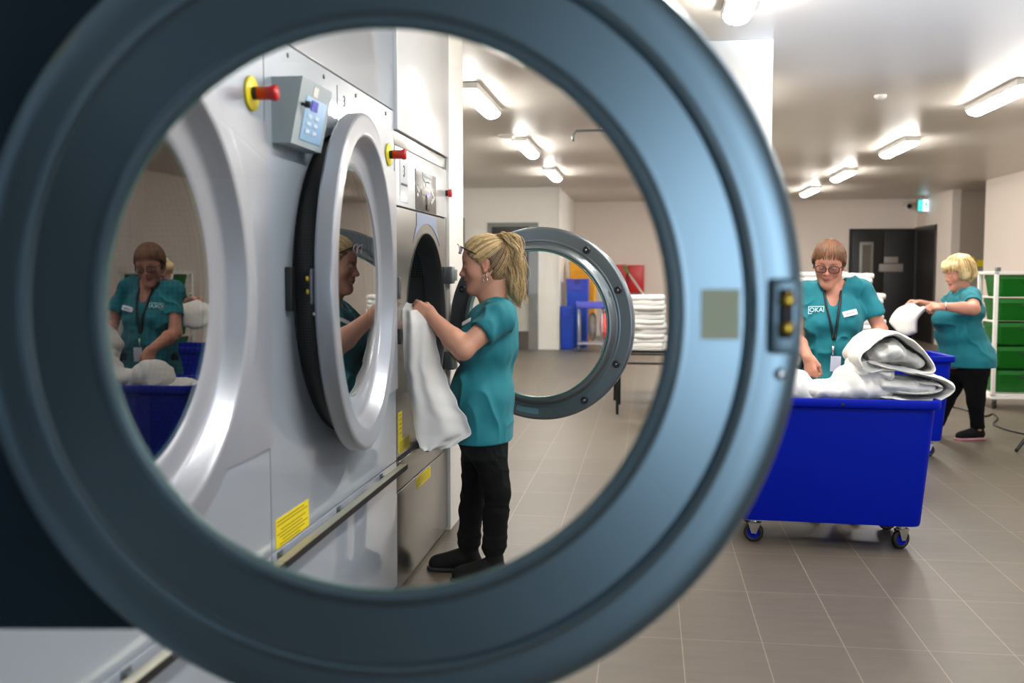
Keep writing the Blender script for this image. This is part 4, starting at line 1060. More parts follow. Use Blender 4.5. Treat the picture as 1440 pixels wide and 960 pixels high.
    hair = soft('hair', G, M_['hair_d'], root, disp=lambda v, n: .004 * vnoise(v, (70, 70, 22), 2))
    rnd = random.Random(8); b = MB()
    def st3(r_): return (-.05 + .03 * r_.random(), r_.uniform(-.05, .05), .14)
    for i in range(260):
        a = rnd.uniform(-1.5, 1.5); top = Vector((-.02 + rnd.uniform(-.02, .02), .018 * a, .150)); end = Vector((.094 * cos(a) + .008, .090 * sin(a), .060 - .060 * abs(sin(a)) ** 2 + rnd.uniform(-.026, .020)))
        c = Vector((-.014, 0, .046)); r = Vector((.111, .089, .090)); pts = []
        for k in range(9):
            q = k / 8; p = top.lerp(end, q) - c; e_ = math.sqrt((p.x / r.x) ** 2 + (p.y / r.y) ** 2 + (p.z / r.z) ** 2); p = p / e_ + c; pts.append(H.p(*p))
        b.mat(rnd.choice([0, 0, 0, 1])); b.tube(pts, [.0022 - .00018 * k for k in range(9)], 5)
    for i in range(120):
        a = rnd.uniform(1.2, 5.08); top = Vector((-.05, .02 * sin(a), .148)); end = Vector((.10 * cos(a), .092 * sin(a), -.055 + rnd.uniform(-.02, .02)))
        c = Vector((-.02, 0, .03)); r = Vector((.108, .092, .104)); pts = []
        for k in range(9):
            q = k / 8; p = top.lerp(end, q) - c; e_ = math.sqrt((p.x / r.x) ** 2 + (p.y / r.y) ** 2 + (p.z / r.z) ** 2); p = p / e_ + c; pts.append(H.p(*p))
        b.mat(rnd.choice([0, 0, 1, 1])); b.tube(pts, [.0028 - .0002 * k for k in range(9)], 5)
    keep(b.build('hair_strands', [M_['hair_d'], M_['hair_e'], M_['hair_b']], fix=False), hair)
    spectacles(H, body, M_['black'], 1.02, f=.108, u=-.002)
    return root
person_b()

# ---------------------------------------------------------------- woman at the back folding
def person_c():
    Y0 = 8.68; A = lambda x, y, dy=0.0: at(x, y, Y0 + dy)
    base = A(1358, 617); root = empty('person', (base.x, Y0, 0), 0, 'person with short blond bob holding up a white sheet beside green crates', 'person')
    H = Frame(A(1347.5, 385), (-.92, -.28, -.24), (-.24, -.05, .97))
    Sn, Sf = A(1366, 418, -.17), A(1348, 418, .17)
    En, Wn = A(1369, 434, -.40), A(1327, 431, -.36)
    Ef, Wf = A(1322, 436, .24), A(1293, 426, .10)
    F = Field((2.0, 8.0, 0), (3.15, 9.2, 1.65), .008)
    def torso(F, g):
        F.ell(A(1355, 436), (.150 + g, .175 + g, .14), None, .06); F.ell(A(1350, 470), (.185 + g, .19 + g, .17), None, .06); F.ell(A(1358, 505), (.190 + g, .20 + g, .15), None, .06)
        for dy in (-.08, .08): F.ell(A(1329, 449, dy), (.10 + g, .085 + g, .085), None, .05)
        F.cap(Sn, A(1358, 412), .06 + g, .05 + g, .05).cap(Sf, A(1354, 412), .06 + g, .05 + g, .05)
    torso(F, -.012); F.cap(A(1356, 412), A(1352, 396), .062, .056, .03); F.cap(A(1349, 410), H.p(.04, 0, -.085), .04, .026, .02)
    head_field(F, H, 1.06, 1.12)
    for (S, E_, W_) in ((Sn, En, Wn), (Sf, Ef, Wf)):
        F.cap(S, E_, .056, .048, .03); F.cap(E_, E_.lerp(W_, .35), .050, .048, .02).cap(E_.lerp(W_, .35), W_, .048, .031, .02)
    hand_field(F, Wn, (-1, 0, .02), (.1, -.6, .8), 1, (.5, .6, .6, .7), sc_=1.08, k=.006)
    hand_field(F, Wf, (-.95, -.1, .05), (.1, .5, .8), -1, (.6, .6, .6, .6), sc_=1.08, k=.006)
    legs = ((A(1371, 520, -.09), A(1372, 562, -.06), A(1375, 603, -.02)), (A(1348, 520, .10), A(1330, 562, .10), A(1314, 606, .10)))
    for (a, k, n) in legs: F.cap(a, k, .10, .06, .05).cap(k, n, .06, .04, .02)
    body = soft('body', F, M_['skin'], root, colfn=lambda v: face_colour(v, H, (206, 146, 122), 1.06))
    G = Field((2.1, 8.15, .54), (3.2, 9.15, 1.45), .008); torso(G, .012); G.cap(A(1360, 500), A(1363, 518), .205, .212, .05)
    T2 = G.a.copy(); G.cap(Sn, Sn.lerp(En, .85), .075, .072, .03).cap(Sf, Sf.lerp(Ef, .85), .07, .07, .03)
    for (S, E_) in ((Sn, En), (Sf, Ef)):
        n = (E_ - S).normalized(); e = S.lerp(E_, .78); G.cap(e + n * .06, e + n * .15, .11, .11, .002, 's')
    G.a = np.minimum(G.a, T2); G.half((0, 0, .605), (0, 0, -1), .006)
    G.cap(A(1356, 398), A(1353, 411), .072, .07, .008, 's')
    soft('tunic', G, M_['tunic'], root, disp=folds(.018, (6, 6, 5), 24), hem=.605)
    Q = Field((2.0, 8.3, .05), (3.0, 9.1, .82), .008); Q.ell(A(1360, 515), (.17, .18, .12), None, .05)
    for (a, k, n) in legs: Q.cap(a, k, .108, .070, .05).cap(k, n, .068, .052, .02)
    Q.half((0, 0, .09), (0, 0, -1), .004)
    soft('trousers', Q, M_['trouser'], root, disp=folds(.006, (9, 9, 8), 3))
    pk = mat('pink_sole', (190, 130, 140), .5)
    shoe(root, (legs[0][2].x, Y0 - .02, 0), (-1, -.25), .26, sole=pk); shoe(root, (legs[1][2].x, Y0 + .10, 0), (-1, -.1), .26, sole=pk)
    eyes(H, body, 1.06, .4, .7)
    G = Field(H.o - Vector((.2, .18, .2)), H.o + Vector((.2, .18, .2)), .006)
    G.ell(H.p(-.02, 0, .050), (.128, .108, .110), H.M, .01).ell(H.p(-.06, 0, -.02), (.085, .095, .080), H.M, .03)
    G.half(H.p(.096, 0, .075), (H.f * .76 - H.u * .65), .01).ell(H.p(.060, 0, .085), (.056, .085, .040), H.M, .02)
    for s_ in (1, -1): G.ell(H.p(-.01, .088 * s_, .0), (.045, .025, .060), H.M, .02)
    hair = soft('hair', G, M_['hair_a'], root, disp=lambda v, n: .012 * vnoise(v, (32, 32, 16), 2))
    rnd = random.Random(3); b = MB()
    for i in range(160):
        a = rnd.uniform(-3.14, 3.14); top = Vector((-.03, .01 * sin(a), .162)); end = Vector((.115 * cos(a), .112 * sin(a), (.045 if abs(a) < 1.0 else -.055) + rnd.uniform(-.02, .02)))
        c = Vector((-.02, 0, .03)); r = Vector((.136, .118, .134)); pts = []
        for k in range(8):
            q = k / 7; p = top.lerp(end, q) - c; e_ = math.sqrt((p.x / r.x) ** 2 + (p.y / r.y) ** 2 + (p.z / r.z) ** 2); p = p / e_ + c; pts.append(H.p(*p))
        b.mat(rnd.choice([0, 0, 1])); b.tube(pts, [.004 - .0003 * k for k in range(8)], 5)
    keep(b.build('hair_strands', [M_['hair_a'], M_['hair_b']], fix=False), hair)
    b = MB(); b.tube([Wn + Vector((.012, 0.034 * cos(a), .034 * sin(a))) for a in [2 * PI * k / 16 for k in range(16)]], .005, 6, closed=True)
    keep(b.build('wristwatch', M_['chrome']), root)
    return root
person_c()
# ================================================================== CARTS, LINEN, TABLES, CRATES, FAR CORNER
def rrect(w, d, r, n=6):
    pts = []
    for (cx, cy, a0) in ((w / 2 - r, d / 2 - r, 0), (-w / 2 + r, d / 2 - r, 90), (-w / 2 + r, -d / 2 + r, 180), (w / 2 - r, -d / 2 + r, 270)):
        for k in range(n + 1):
            a = rad(a0 + 90 * k / n); pts.append((cx + r * cos(a), cy + r * sin(a)))
    return pts
def loft_sections(b, secs):
    """secs: list of (w, d, r, z)"""
    rings = [[(x, y, z) for (x, y) in rrect(w, d, r)] for (w, d, r, z) in secs]; n = len(rings[0]); vs = [p for r in rings for p in r]; fs = []
    for i in range(len(rings) - 1):
        for k in range(n): fs.append((i * n + k, i * n + (k + 1) % n, (i + 1) * n + (k + 1) % n, (i + 1) * n + k))
    fs.append(tuple(range(n))[::-1]); fs.append(tuple((len(rings) - 1) * n + k for k in range(n)))
    return b.add(vs, fs, True)
def make_cart(x, y, rz, label):
    r = empty('laundry_cart', (x, y, 0), rz, label, 'laundry cart', 'blue plastic laundry carts')
    b = MB(); W0, D0, W1, D1 = .89, .53, 1.0, .57
    loft_sections(b, [(W0 - .05, D0 - .05, .03, .125), (W0 - .01, D0 - .01, .05, .130), (W0, D0, .055, .145), (W1 - .012, D1 - .01, .06, .70), (W1 - .012, D1 - .01, .06, .715), (W1 + .035, D1 + .035, .07, .722), (W1 + .042, D1 + .042, .072, .730),
                      (W1 + .042, D1 + .042, .072, .757), (W1 + .035, D1 + .035, .07, .764), (W1 - .005, D1 - .01, .055, .765), (W1 - .03, D1 - .03, .05, .758), (W0 - .03, D0 - .03, .045, .155), (W0 - .06, D0 - .06, .03, .147)])
    b.build('tub', M_['blue'], r, auto=50)
    for sx in (-1, 1):
        for sy in (-1, 1):
            cx, cy = sx * (W0 / 2 - .085), sy * (D0 / 2 - .075); a = random.uniform(-.5, .5) + (0 if sx < 0 else .4)
            M = T(cx, cy, 0) @ Rz(a)
            c = MB().box((-.045, -.04, .118), (.045, .04, .126), .002, M=M).tube([M @ Vector((0, 0, .10)), M @ Vector((0, 0, .12))], .022, 16)
            for s_ in (-1, 1):
                c.prism([(-.012, .045), (.012, .045), (.034, .102), (-.030, .102)], 1, s_ * .020 - .0015, s_ * .020 + .0015, M=M)
            c.box((-.03, -.0215, .098), (.034, .0215, .104), .002, M=M)
            ca = c.build('caster', M_['chrome'], r)
            M2 = M @ T(-.004, 0, .05) @ Rz(PI / 2)
            MB().lathe([(-.014, .030), (-.014, .043), (-.010, .049), (.010, .049), (.014, .043), (.014, .030)], 32, closed=True, M=M2).build('tyre', M_['black'], ca)
            MB().lathe([(-.013, .001), (-.013, .006), (-.008, .010), (-.008, .024), (-.012, .031), (.012, .031), (.008, .024), (.008, .010), (.013, .006), (.013, .001)], 32, M=M2).build('wheel', M_['blue'], ca)
    MB().lathe([(0, .001), (.001, .008), (-.004, .009)], 12, M=T(.05, -D1 / 2 - .022, .738) @ Rz(-PI / 2)).build('rivet', M_['black'], r)
    return r
make_cart(.925, 5.385, rad(-3.0), 'blue laundry cart heaped with white linen in front of the spectacled woman')
make_cart(1.735, 7.99, rad(2), 'blue laundry cart behind the heaped one, beside the woman with blond bob')

# ---- cloth as a thick folded ribbon
def catmull(P, n):
    P = [Vector(p) for p in P]; P = [P[0] * 2 - P[1]] + P + [P[-1] * 2 - P[-2]]; out = []
    for i in range(1, len(P) - 2):
        for k in range(n):
            t = k / n; a, b, c, d_ = P[i - 1], P[i], P[i + 1], P[i + 2]
            out.append(.5 * ((2 * b) + (c - a) * t + (2 * a - 5 * b + 4 * c - d_) * t * t + (3 * b - a - 3 * c + d_) * t ** 3))
    out.append(P[-2]); return out
def ribbon(name, path, width, th, m, nx=26, seg=10, amp=.01, sc_=9, seed=0, taper=None, wdir=(0, 1, 0)):
    """thick soft cloth following path (cross-section line), spread along wdir"""
    c = catmull(path, seg); W = Vector(wdir).normalized(); N = len(c); top = []; bot = []
    for i, p in enumerate(c):
        t = (c[min(i + 1, N - 1)] - c[max(i - 1, 0)]).normalized(); n = t.cross(W).normalized()
        for j in range(nx + 1):
            u = j / nx * 2 - 1; w = width / 2 * (taper(i / (N - 1)) if taper else 1)
            rnd_ = math.sqrt(max(0, 1 - abs(u) ** 8)) * math.sqrt(max(0.0, 1 - abs(i / (N - 1) * 2 - 1) ** 30)) 
            q = p + W * u * w
            dx = mnoise.noise(q * sc_ + Vector((seed, 0, 0))) * amp + mnoise.noise(q * sc_ * 3.1 + Vector((0, seed, 0))) * amp * .3
            ed = W * mnoise.noise(Vector((i * .12, seed, u * 2))) * .02
            top.append(q + n * (th / 2 * rnd_ + dx) + ed); bot.append(q + n * (-th / 2 * rnd_ + dx) + ed)
    b = MB(); M1 = nx + 1; o = len(top); vs = top + bot; fs = []
    for i in range(N - 1):
        for j in range(nx):
            a = i * M1 + j; fs.append((a, a + 1, a + M1 + 1, a + M1)); fs.append((o + a, o + a + M1, o + a + M1 + 1, o + a + 1))
    for i in range(N - 1):
        for j in (0, nx): a = i * M1 + j; fs.append((a, a + M1, o + a + M1, o + a))
    for j in range(nx):
        for i in (0, N - 1): a = i * M1 + j; fs.append((a, a + 1, o + a + 1, o + a))
    b.add(vs, fs, True); return b.build(name, m)
def crumple(name, lo, hi, blobs, m, seed, amp=.016, h=.006, sc_=(11, 11, 11)):
    F = Field(lo, hi, h)
    for bl in blobs: F.ell(bl[0], bl[1], None, .03)
    def disp(v, n):
        a = vnoise(v, (6, 6, 6), seed); w = v + .07 * a[:, None]
        r = (1 - np.abs(vnoise(w, sc_, seed + 3))) ** 3; r2 = (1 - np.abs(vnoise(w + .3, [x * 2.2 for x in sc_], seed + 7))) ** 3
        return amp * (r - .25) + amp * .42 * (r2 - .25)
    return soft(name, F, m, None, disp=disp, it=1)
g = 'white towels and sheets heaped in the blue cart'
A5 = lambda x, y, Y=5.30: at(x, y, Y)
o = crumple('sheet', (.40, 5.05, .55), (1.48, 5.74, .86), [((.62, 5.385, .69), (.17, .20, .085)), ((.93, 5.385, .685), (.30, .205, .09)), ((1.20, 5.385, .68), (.19, .20, .08))], M_['white'], 3, amp=.012)
tag(o, 'crumpled white sheet filling the middle of the heaped blue cart', 'sheet', g)
o = crumple('sheet', (.42, 5.05, .66), (.98, 5.70, .95), [(A5(1112, 545, 5.32), (.120, .14, .095)), (A5(1094, 556, 5.30), (.07, .12, .07)), (A5(1140, 556, 5.33), (.10, .13, .06))], M_['white'], 11, amp=.010, sc_=(7, 7, 7))
tag(o, 'smooth mounded white sheet under the spectacled woman\'s hand', 'sheet', g)
o = crumple('sheet', (.72, 5.06, .66), (1.38, 5.70, 1.02), [(A5(1168, 549, 5.28), (.13, .14, .055)), (A5(1195, 536, 5.30), (.085, .13, .075)), (A5(1220, 546, 5.27), (.13, .13, .060)), (A5(1204, 522, 5.33), (.055, .10, .05))], M_['white'], 19, amp=.015, sc_=(9, 9, 9))
tag(o, 'rumpled white sheet peaking between the smooth mound and folded towels', 'sheet', g)
def towel_mass(lo, hi, caps, cuts, label, seed, amp=.008, sc_=(6, 5, 9)):
    F = Field(lo, hi, .005)
    for (a, b_, ra, rb, sy) in caps: F.cap(a, b_, ra, rb, .02, sc_=(1, sy, 1))
    for (a, b_, ra, rb, sy) in cuts: F.cap(a, b_, ra, rb, .008, 's', sc_=(1, sy, 1))
    o = soft('towel', F, M_['white'], None, disp=folds(amp, sc_, seed, .35), it=1); tag(o, label, 'towel', g); return o
Q5 = lambda x, y, Y=5.36: at(x, y, Y)
towel_mass((.95, 5.02, .72), (1.60, 5.75, 1.0), [(Q5(1232, 536, 5.33), Q5(1300, 543, 5.33), .048, .040, 4.3)], [], 'white towel pressed flat inside the overhanging folded towel', 2, .010, (9, 7, 9))
towel_mass((.95, 5.02, .80), (1.55, 5.75, 1.12), [(Q5(1228, 496, 5.33), Q5(1246, 490, 5.33), .054, .054, 3.9), (Q5(1246, 491, 5.33), Q5(1284, 507, 5.33), .054, .036, 3.9)], [], 'white towel bundled inside the topmost folded towel', 9, .012, (9, 7, 9))
towel_mass((.90, 5.02, .76), (1.40, 5.75, 1.02), [(Q5(1206, 514, 5.33), Q5(1238, 522, 5.33), .044, .050, 3.9), (Q5(1204, 526, 5.33), Q5(1225, 536, 5.33), .035, .045, 3.9)], [], 'white towel end sticking out under the topmost towel beside the teal tunic', 21, .014, (10, 8, 10))
P = lambda *q, Y=5.34: [at(x, y, Y) for (x, y) in q]
o = ribbon('towel', P((1226, 551), (1250, 555), (1285, 557), (1312, 553), (1326, 543), (1321, 532), (1300, 526), (1262, 517), (1232, 509), (1210, 505)), .42, .020, M_['white'], amp=.014, seed=2, nx=34)
tag(o, 'thick white towel folded back on itself overhanging the cart corner', 'towel', g)
o = ribbon('towel', P((1248, 545), (1280, 547), (1302, 545), (1311, 540), (1303, 535), (1280, 533)), .405, .016, M_['white'], amp=.006, seed=5)
tag(o, 'inner white towel layer rolled inside the overhanging fold', 'towel', g)
o = ribbon('towel', P((1212, 517), (1240, 513), (1272, 520), (1292, 522), (1301, 512), (1290, 495), (1270, 478), (1250, 468), (1236, 469), (1218, 477), (1204, 488), (1197, 501), (1202, 512)), .42, .020, M_['white'], amp=.017, seed=9, sc_=7, nx=34)
tag(o, 'big folded white towel on top of the linen heap', 'towel', g)

# ---- sheet being pulled from the dryer
def hanging_sheet():
    rows = [(426, 566, 588, -1.02, 4.30), (436, 565, 597, 0, 4.22), (455, 565, 603, 0, 4.19), (480, 565.5, 609, 0, 4.18), (510, 566.5, 615, 0, 4.18), (540, 572, 626, 0, 4.18), (570, 577, 640, 0, 4.18), (592, 581, 654, 0, 4.19), (612, 585, 660, 0, 4.20), (626, 590, 640, 0, 4.20), (634, 597, 618, 0, 4.20)]
    fr = []; N = len(rows); n = 60; nx = 40
    for i in range(n + 1):
        u = i / n * (N - 1); j = min(int(u), N - 2); q = u - j; a, b_ = rows[j], rows[j + 1]; s_ = q * q * (3 - 2 * q)
        fr.append([a[k] + (b_[k] - a[k]) * (s_ if k in (1, 2) else q) for k in range(5)])
    top = []; bot = []
    for i, (py, l, r_, _, Y) in enumerate(fr):
        v = i / n
        for j in range(nx + 1):
            t = j / nx; px = l + (r_ - l) * t; amp = .010 + .016 * v
            dy = amp * sin(t * 6.0 + 1.2 + v * 2.2) + amp * .35 * sin(t * 13 + v * 5 + 2 * mnoise.noise(Vector((t * 2, v * 3, 1)))) + .012 * mnoise.noise(Vector((t * 2.5, v * 4, 5))) + .10 * t * (1 - v * .4) * .5
            dz = 0
            if i > n - 9: dz = -6 * sin(t * PI) * 0
            p = at(px, py + (8 * (t - .3) * (0 if v < .9 else 0)), Y); p.y += dy; p.z += mnoise.noise(Vector((t * 3, v * 5, 0))) * .006
            ed = math.sqrt(max(0, 1 - abs(t * 2 - 1) ** 12))
            top.append(p + Vector((0, -.0035 * ed, 0))); bot.append(p + Vector((0, .0035 * ed, 0)))
    M1 = nx + 1; o_ = len(top); fs = []
    for i in range(n):
        for j in range(nx): a = i * M1 + j; fs += [(a, a + 1, a + M1 + 1, a + M1), (o_ + a, o_ + a + M1, o_ + a + M1 + 1, o_ + a + 1)]
    for i in range(n):
        for j in (0, nx): a = i * M1 + j; fs.append((a, a + M1, o_ + a + M1, o_ + a))
    for j in range(nx):
        for i in (0, n): a = i * M1 + j; fs.append((a, a + 1, o_ + a + 1, o_ + a))
    b = MB().add(top + bot, fs, True); o = b.build('sheet', M_['linen2'])
    tag(o, 'white sheet hanging from the ponytailed woman\'s hands out of the dryer', 'sheet')
hanging_sheet()
# ---- sheet held by the woman at the back
def held_sheet():
    c00, c10, c11, c01 = at(1284, 425, 8.72), at(1304, 432, 8.34), at(1289, 468, 8.32), at(1250, 452, 8.70)
    n = 22; top = []; bot = []
    for i in range(n + 1):
        for j in range(n + 1):
            u, v = i / n, j / n; p = c00 * (1 - u) * (1 - v) + c10 * u * (1 - v) + c11 * u * v + c01 * (1 - u) * v
            sag = -.05 * sin(u * PI) * (.3 + v) ; p = p + Vector((.0, 0, sag)) + Vector((-.03, 0, .02)) * sin(v * PI) + Vector((1, 0, 1)) * .014 * mnoise.noise(Vector((u * 4, v * 3, 2)))
            ed = math.sqrt(max(0, 1 - abs(u * 2 - 1) ** 10)) * math.sqrt(max(0, 1 - abs(v * 2 - 1) ** 10))
            nn = Vector((-.8, -.2, .55)).normalized(); top.append(p + nn * .022 * ed); bot.append(p - nn * .022 * ed)
    M1 = n + 1; o_ = len(top); fs = []
    for i in range(n):
        for j in range(n): a = i * M1 + j; fs += [(a, a + 1, a + M1 + 1, a + M1), (o_ + a, o_ + a + M1, o_ + a + M1 + 1, o_ + a + 1)]
    for i in range(n):
        for j in (0, n): a = i * M1 + j; fs.append((a, a + M1, o_ + a + M1, o_ + a))
        for k in (0, n): a = k * M1 + i; fs.append((a, a + 1, o_ + a + 1, o_ + a))
    tag(MB().add(top + bot, fs, True).build('sheet', M_['white']), 'folded white sheet held up by the woman with blond bob', 'sheet')
held_sheet()

# ---- tables with folded linen
TZ = .65
def table(x0, x1, y0, y1, label):
    r = empty('folding_table', ((x0 + x1) / 2, (y0 + y1) / 2, 0), 0, label, 'table', 'folding tables with linen'); hx, hy = (x1 - x0) / 2, (y1 - y0) / 2
    MB().box((-hx, -hy, TZ - .022), (hx, hy, TZ), .004).build('table_top', mat('pale_table_top', (190, 190, 186), .4) if 'pale_table_top' not in bpy.data.materials else bpy.data.materials['pale_table_top'], r)
    gm = bpy.data.materials.get('dark_green_metal') or mat('dark_green_metal', (22, 34, 28), .4, .3)
    MB().box((-hx + .02, -hy + .02, TZ - .045), (hx - .02, -hy + .05, TZ - .022), .003).box((-hx + .02, hy - .05, TZ - .045), (hx - .02, hy - .02, TZ - .022), .003).build('apron', gm, r)
    for sx in (-1, 1):
        for sy in (-1, 1):
            x = sx * (hx - .05); y = sy * (hy - .05)
            MB().tube([(x, y, TZ - .03), (x, y, .0)], .014, 12).build('leg', gm, r)
        MB().tube([(sx * (hx - .05), -(hy - .05), .50), (sx * (hx - .05), hy - .05, .50)], .010, 10).build('cross_bar', gm, r)
    MB().tube([(-hx + .05, -(hy - .05), .50), (hx - .05, -(hy - .05), .50)], .010, 10).build('stretcher', gm, r)
    return r
table(-.34, .50, 9.68, 10.5, 'dark legged folding table seen through the round glass carrying white linen')
table(.56, 2.22, 9.62, 10.45, 'folding table behind the spectacled woman loaded with linen stacks')
table(-.40, .9, 10.75, 11.7, 'second folding table standing behind the one seen through the round glass')
def folded_sheet(w, d, h, seed):
    bm = bmesh.new(); bmesh.ops.create_cube(bm, size=1); bmesh.ops.subdivide_edges(bm, edges=bm.edges[:], cuts=9, use_grid_fill=True)
    for v in bm.verts:
        x, y, z = v.co * 2
        r_ = 1 - .10 * max(0, abs(z)) ** 2 * 1.0
        q = Vector((math.copysign(abs(x), x) * w / 2, y * d / 2, z * h / 2)); 
        if abs(x) > .85: q.x *= 1 - .035 * z * z
        if abs(y) > .85: q.y *= 1 - .035 * z * z
        q += Vector((mnoise.noise(q * 9 + Vector((seed, 0, 0))), mnoise.noise(q * 9 + Vector((0, seed, 0))), mnoise.noise(q * 7 + Vector((0, 0, seed))) * .9)) * .012
        v.co = q
    bm.verts.index_update(); b = MB(); b.add([v.co.copy() for v in bm.verts], [[v.index for v in f.verts] for f in bm.faces], True); bm.free(); return b
SH = [folded_sheet(.40, .52, .050, s_) for s_ in (1, 4, 9)]
protos = []
def stack(x, y, z0, z1, w, lab, grp, first_top=None, jit=.015):
    n = max(1, round((z1 - z0) / .047)); hh = (z1 - z0) / n
    for i in range(n):
        k = (i * 7 + int(x * 10)) % 3
        if len(protos) <= k or protos[k] is None:
            while len(protos) <= k: protos.append(None)
            o = SH[k].build('folded_sheet', M_['linen2']); protos[k] = o
        else: o = protos[k].copy(); COL.objects.link(o)
        o.location = (x + random.uniform(-jit, jit), y + random.uniform(-jit, jit), z0 + hh * (i + .5)); o.rotation_euler = (0, 0, random.uniform(-.05, .05)); o.scale = (w / .40, 1, hh / .050)
        wh = 'topmost' if n > 0 and i == n - 1 else 'lowest' if i == 0 else ['second', 'third', 'fourth', 'fifth', 'sixth', 'seventh', 'eighth', 'ninth', 'tenth', 'eleventh', 'twelfth', 'thirteenth', 'fourteenth'][i - 1] + ' from bottom'
        tag(o, 'folded white sheet, %s %s' % (wh, lab), 'folded sheet', grp)
stack(-.03, 9.98, TZ, 1.155, .40, 'in the stack seen through the round glass', 'folded sheets stacked on the table in the glass view')
stack(1.37, 9.95, TZ, 1.25, .36, 'in the stack beside the door ring edge', 'folded sheets in the stack nearest the ring')
stack(1.62, 10.0, 1.05, 1.385, .46, 'in the high stack behind the spectacled woman', 'folded sheets behind the woman\'s head')
stack(1.62, 10.0, TZ, 1.05, .30, 'of the stack hidden behind the spectacled woman', 'folded sheets hidden behind the woman')
stack(1.99, 10.0, TZ, 1.18, .42, 'in the wide stack beside the dark double door', 'folded sheets in the stack beside the dark door')
stack(1.92, 9.97, 1.18, 1.37, .30, 'of the short pile topping the wide stack', 'folded sheets piled on the wide stack')
b = MB().box((1.40, 9.8, 1.252), (1.50, 9.95, 1.33), .02).tube([(1.45, 9.79, 1.36), (1.45, 9.96, 1.36)], .03, 16)
tag(b.build('tape_dispenser', M_['black']), 'small black dispenser on the linen stack beside the spectacled woman\'s head', 'dispenser')

# ---- crate rack
def crate_rack():
    X0, Y0_ = 3.465, 10.62; W, D = .66, .42
    r = empty('crate_trolley', (X0, Y0_, 0), rad(4), 'white metal trolley on casters holding a column of green crates', 'trolley')
    wm = M_['wall_w']; 
    for (x, y) in ((0, 0), (W, 0), (0, D), (W, D)): MB().box((x - .018, y - .018, .12), (x + .018, y + .018, 1.39), .004).build('post', wm, r)
    for z in (1.375, .14):
        MB().box((-.02, -.02, z - .015), (W + .02, .02, z + .015), .003).box((-.02, D - .02, z - .015), (W + .02, D + .02, z + .015), .003).box((-.02, -.02, z - .015), (.02, D + .02, z + .015), .003).box((W - .02, -.02, z - .015), (W + .02, D + .02, z + .015), .003).build('rail_frame', wm, r)
    for k in range(5):
        z = .16 + .242 * k
        MB().box((-.012, 0, z - .008), (.012, D, z + .008), .002).build('side_rail', wm, r)
    MB().box((-.03, -.03, .10), (W + .03, D + .03, .125), .004).build('base_frame', wm, r)
    for (x, y) in ((.03, .03), (W - .03, .03), (.03, D - .03), (W - .03, D - .03)):
        c = MB().box((x - .02, y - .02, .07), (x + .02, y + .02, .10), .003).build('caster', M_['castgrey'], r)
        MB().lathe([(-.012, .001), (-.012, .038), (-.008, .042), (.008, .042), (.012, .038), (.012, .001)], 24, M=T(x, y, .042)).build('wheel', M_['black'], c)
    gm = mat('green_plastic', (0, 104, 18), .45)
    proto = None
    names = ['lowest', 'second from the bottom', 'middle', 'second from the top', 'topmost']
    for k in range(5):
        z = .165 + .242 * k
        if proto is None:
            o = empty('crate', (0, 0, 0)); b = MB()
            w_, d_ = W - .05, D - .03
            loft_sections(b, [(w_ - .08, d_ - .06, .03, .0), (w_ - .07, d_ - .05, .035, .006), (w_ - .02, d_ - .01, .04, .175), (w_, d_, .045, .18), (w_, d_, .045, .222), (w_ - .014, d_ - .014, .04, .222), (w_ - .04, d_ - .03, .035, .17), (w_ - .085, d_ - .065, .03, .014)])
            b.build('tub', gm, o, auto=40)
            MB().box((-.07, -d_ / 2 - .004, .15), (.07, -d_ / 2 + .004, .172), .003).build('hand_grip', mat('dark_green', (0, 60, 12), .5), o)
            proto = o; c = o
        else: c = copy_tree(proto)
        c.location = Matrix.Rotation(rad(4), 4, 'Z') @ Vector((W / 2, D / 2, 0)) + Vector((X0, Y0_, z)); c.rotation_euler = (0, 0, rad(4))
        tag(c, 'green plastic crate, %s on the white trolley' % names[k], 'crate', 'green crates on the white trolley')
    MB().box((.005, .02, 1.39), (.05, .06, 1.43), .004).build('clip', M_['castgrey'], r)
crate_rack()

# ---- far corner: bins, cleaning trolley, red boxes
def tub_bin(name, px0, px1, pt, Y, d, m, label, cat, notch=False, z0=0.0, group=None):
    a, b_ = at(px0, 430, Y).x, at(px1, 430, Y).x; z1 = at(px0, pt, Y).z; w = b_ - a
    r = empty(name, ((a + b_) / 2, Y + d / 2, 0), 0, label, cat, group); b = MB()
    loft_sections(b, [(w * .86, d * .86, .03, z0 + .01), (w * .88, d * .88, .03, z0 + .02), (w * .97, d * .97, .03, z1 - .05), (w, d, .03, z1 - .045), (w, d, .03, z1), (w * .94, d * .94, .025, z1), (w * .84, d * .84, .02, z0 + .06)])
    b.build('tub', m, r, auto=40)
    if notch: MB().prism([(-w * .18, z1 - .004), (w * .18, z1 - .004), (w * .08, z1 - .10), (-w * .08, z1 - .10)], 1, -d / 2 - .006, -d / 2 - .001).build('pour_notch', mat('deep_blue', (0, 30, 140), .5), r)
    MB().box((-w * .2, -d / 2 - .02, z1 - .20), (w * .2, -d / 2 - .005, z1 - .17), .005).build('handle', m, r)
    return r
M_['blue2'] = mat('bright_blue_plastic', (24, 62, 190), .45); M_['ylw'] = mat('yellow_plastic', (242, 168, 0), .45); M_['violet'] = mat('violet_blue_plastic', (84, 84, 200), .45)
tub_bin('waste_bin', 800, 838, 367, 18.6, .42, M_['ylw'], 'tall yellow bin behind the blue bins at the far wall', 'bin')
tub_bin('waste_bin', 795.5, 827, 392, 18.05, .40, M_['blue2'], 'tall blue bin with a notch in its rim before the yellow bin', 'bin', notch=True)
tub_bin('waste_bin', 787.5, 806.5, 431, 17.62, .30, M_['blue2'], 'lower blue bin standing against the white pillar edge', 'bin')
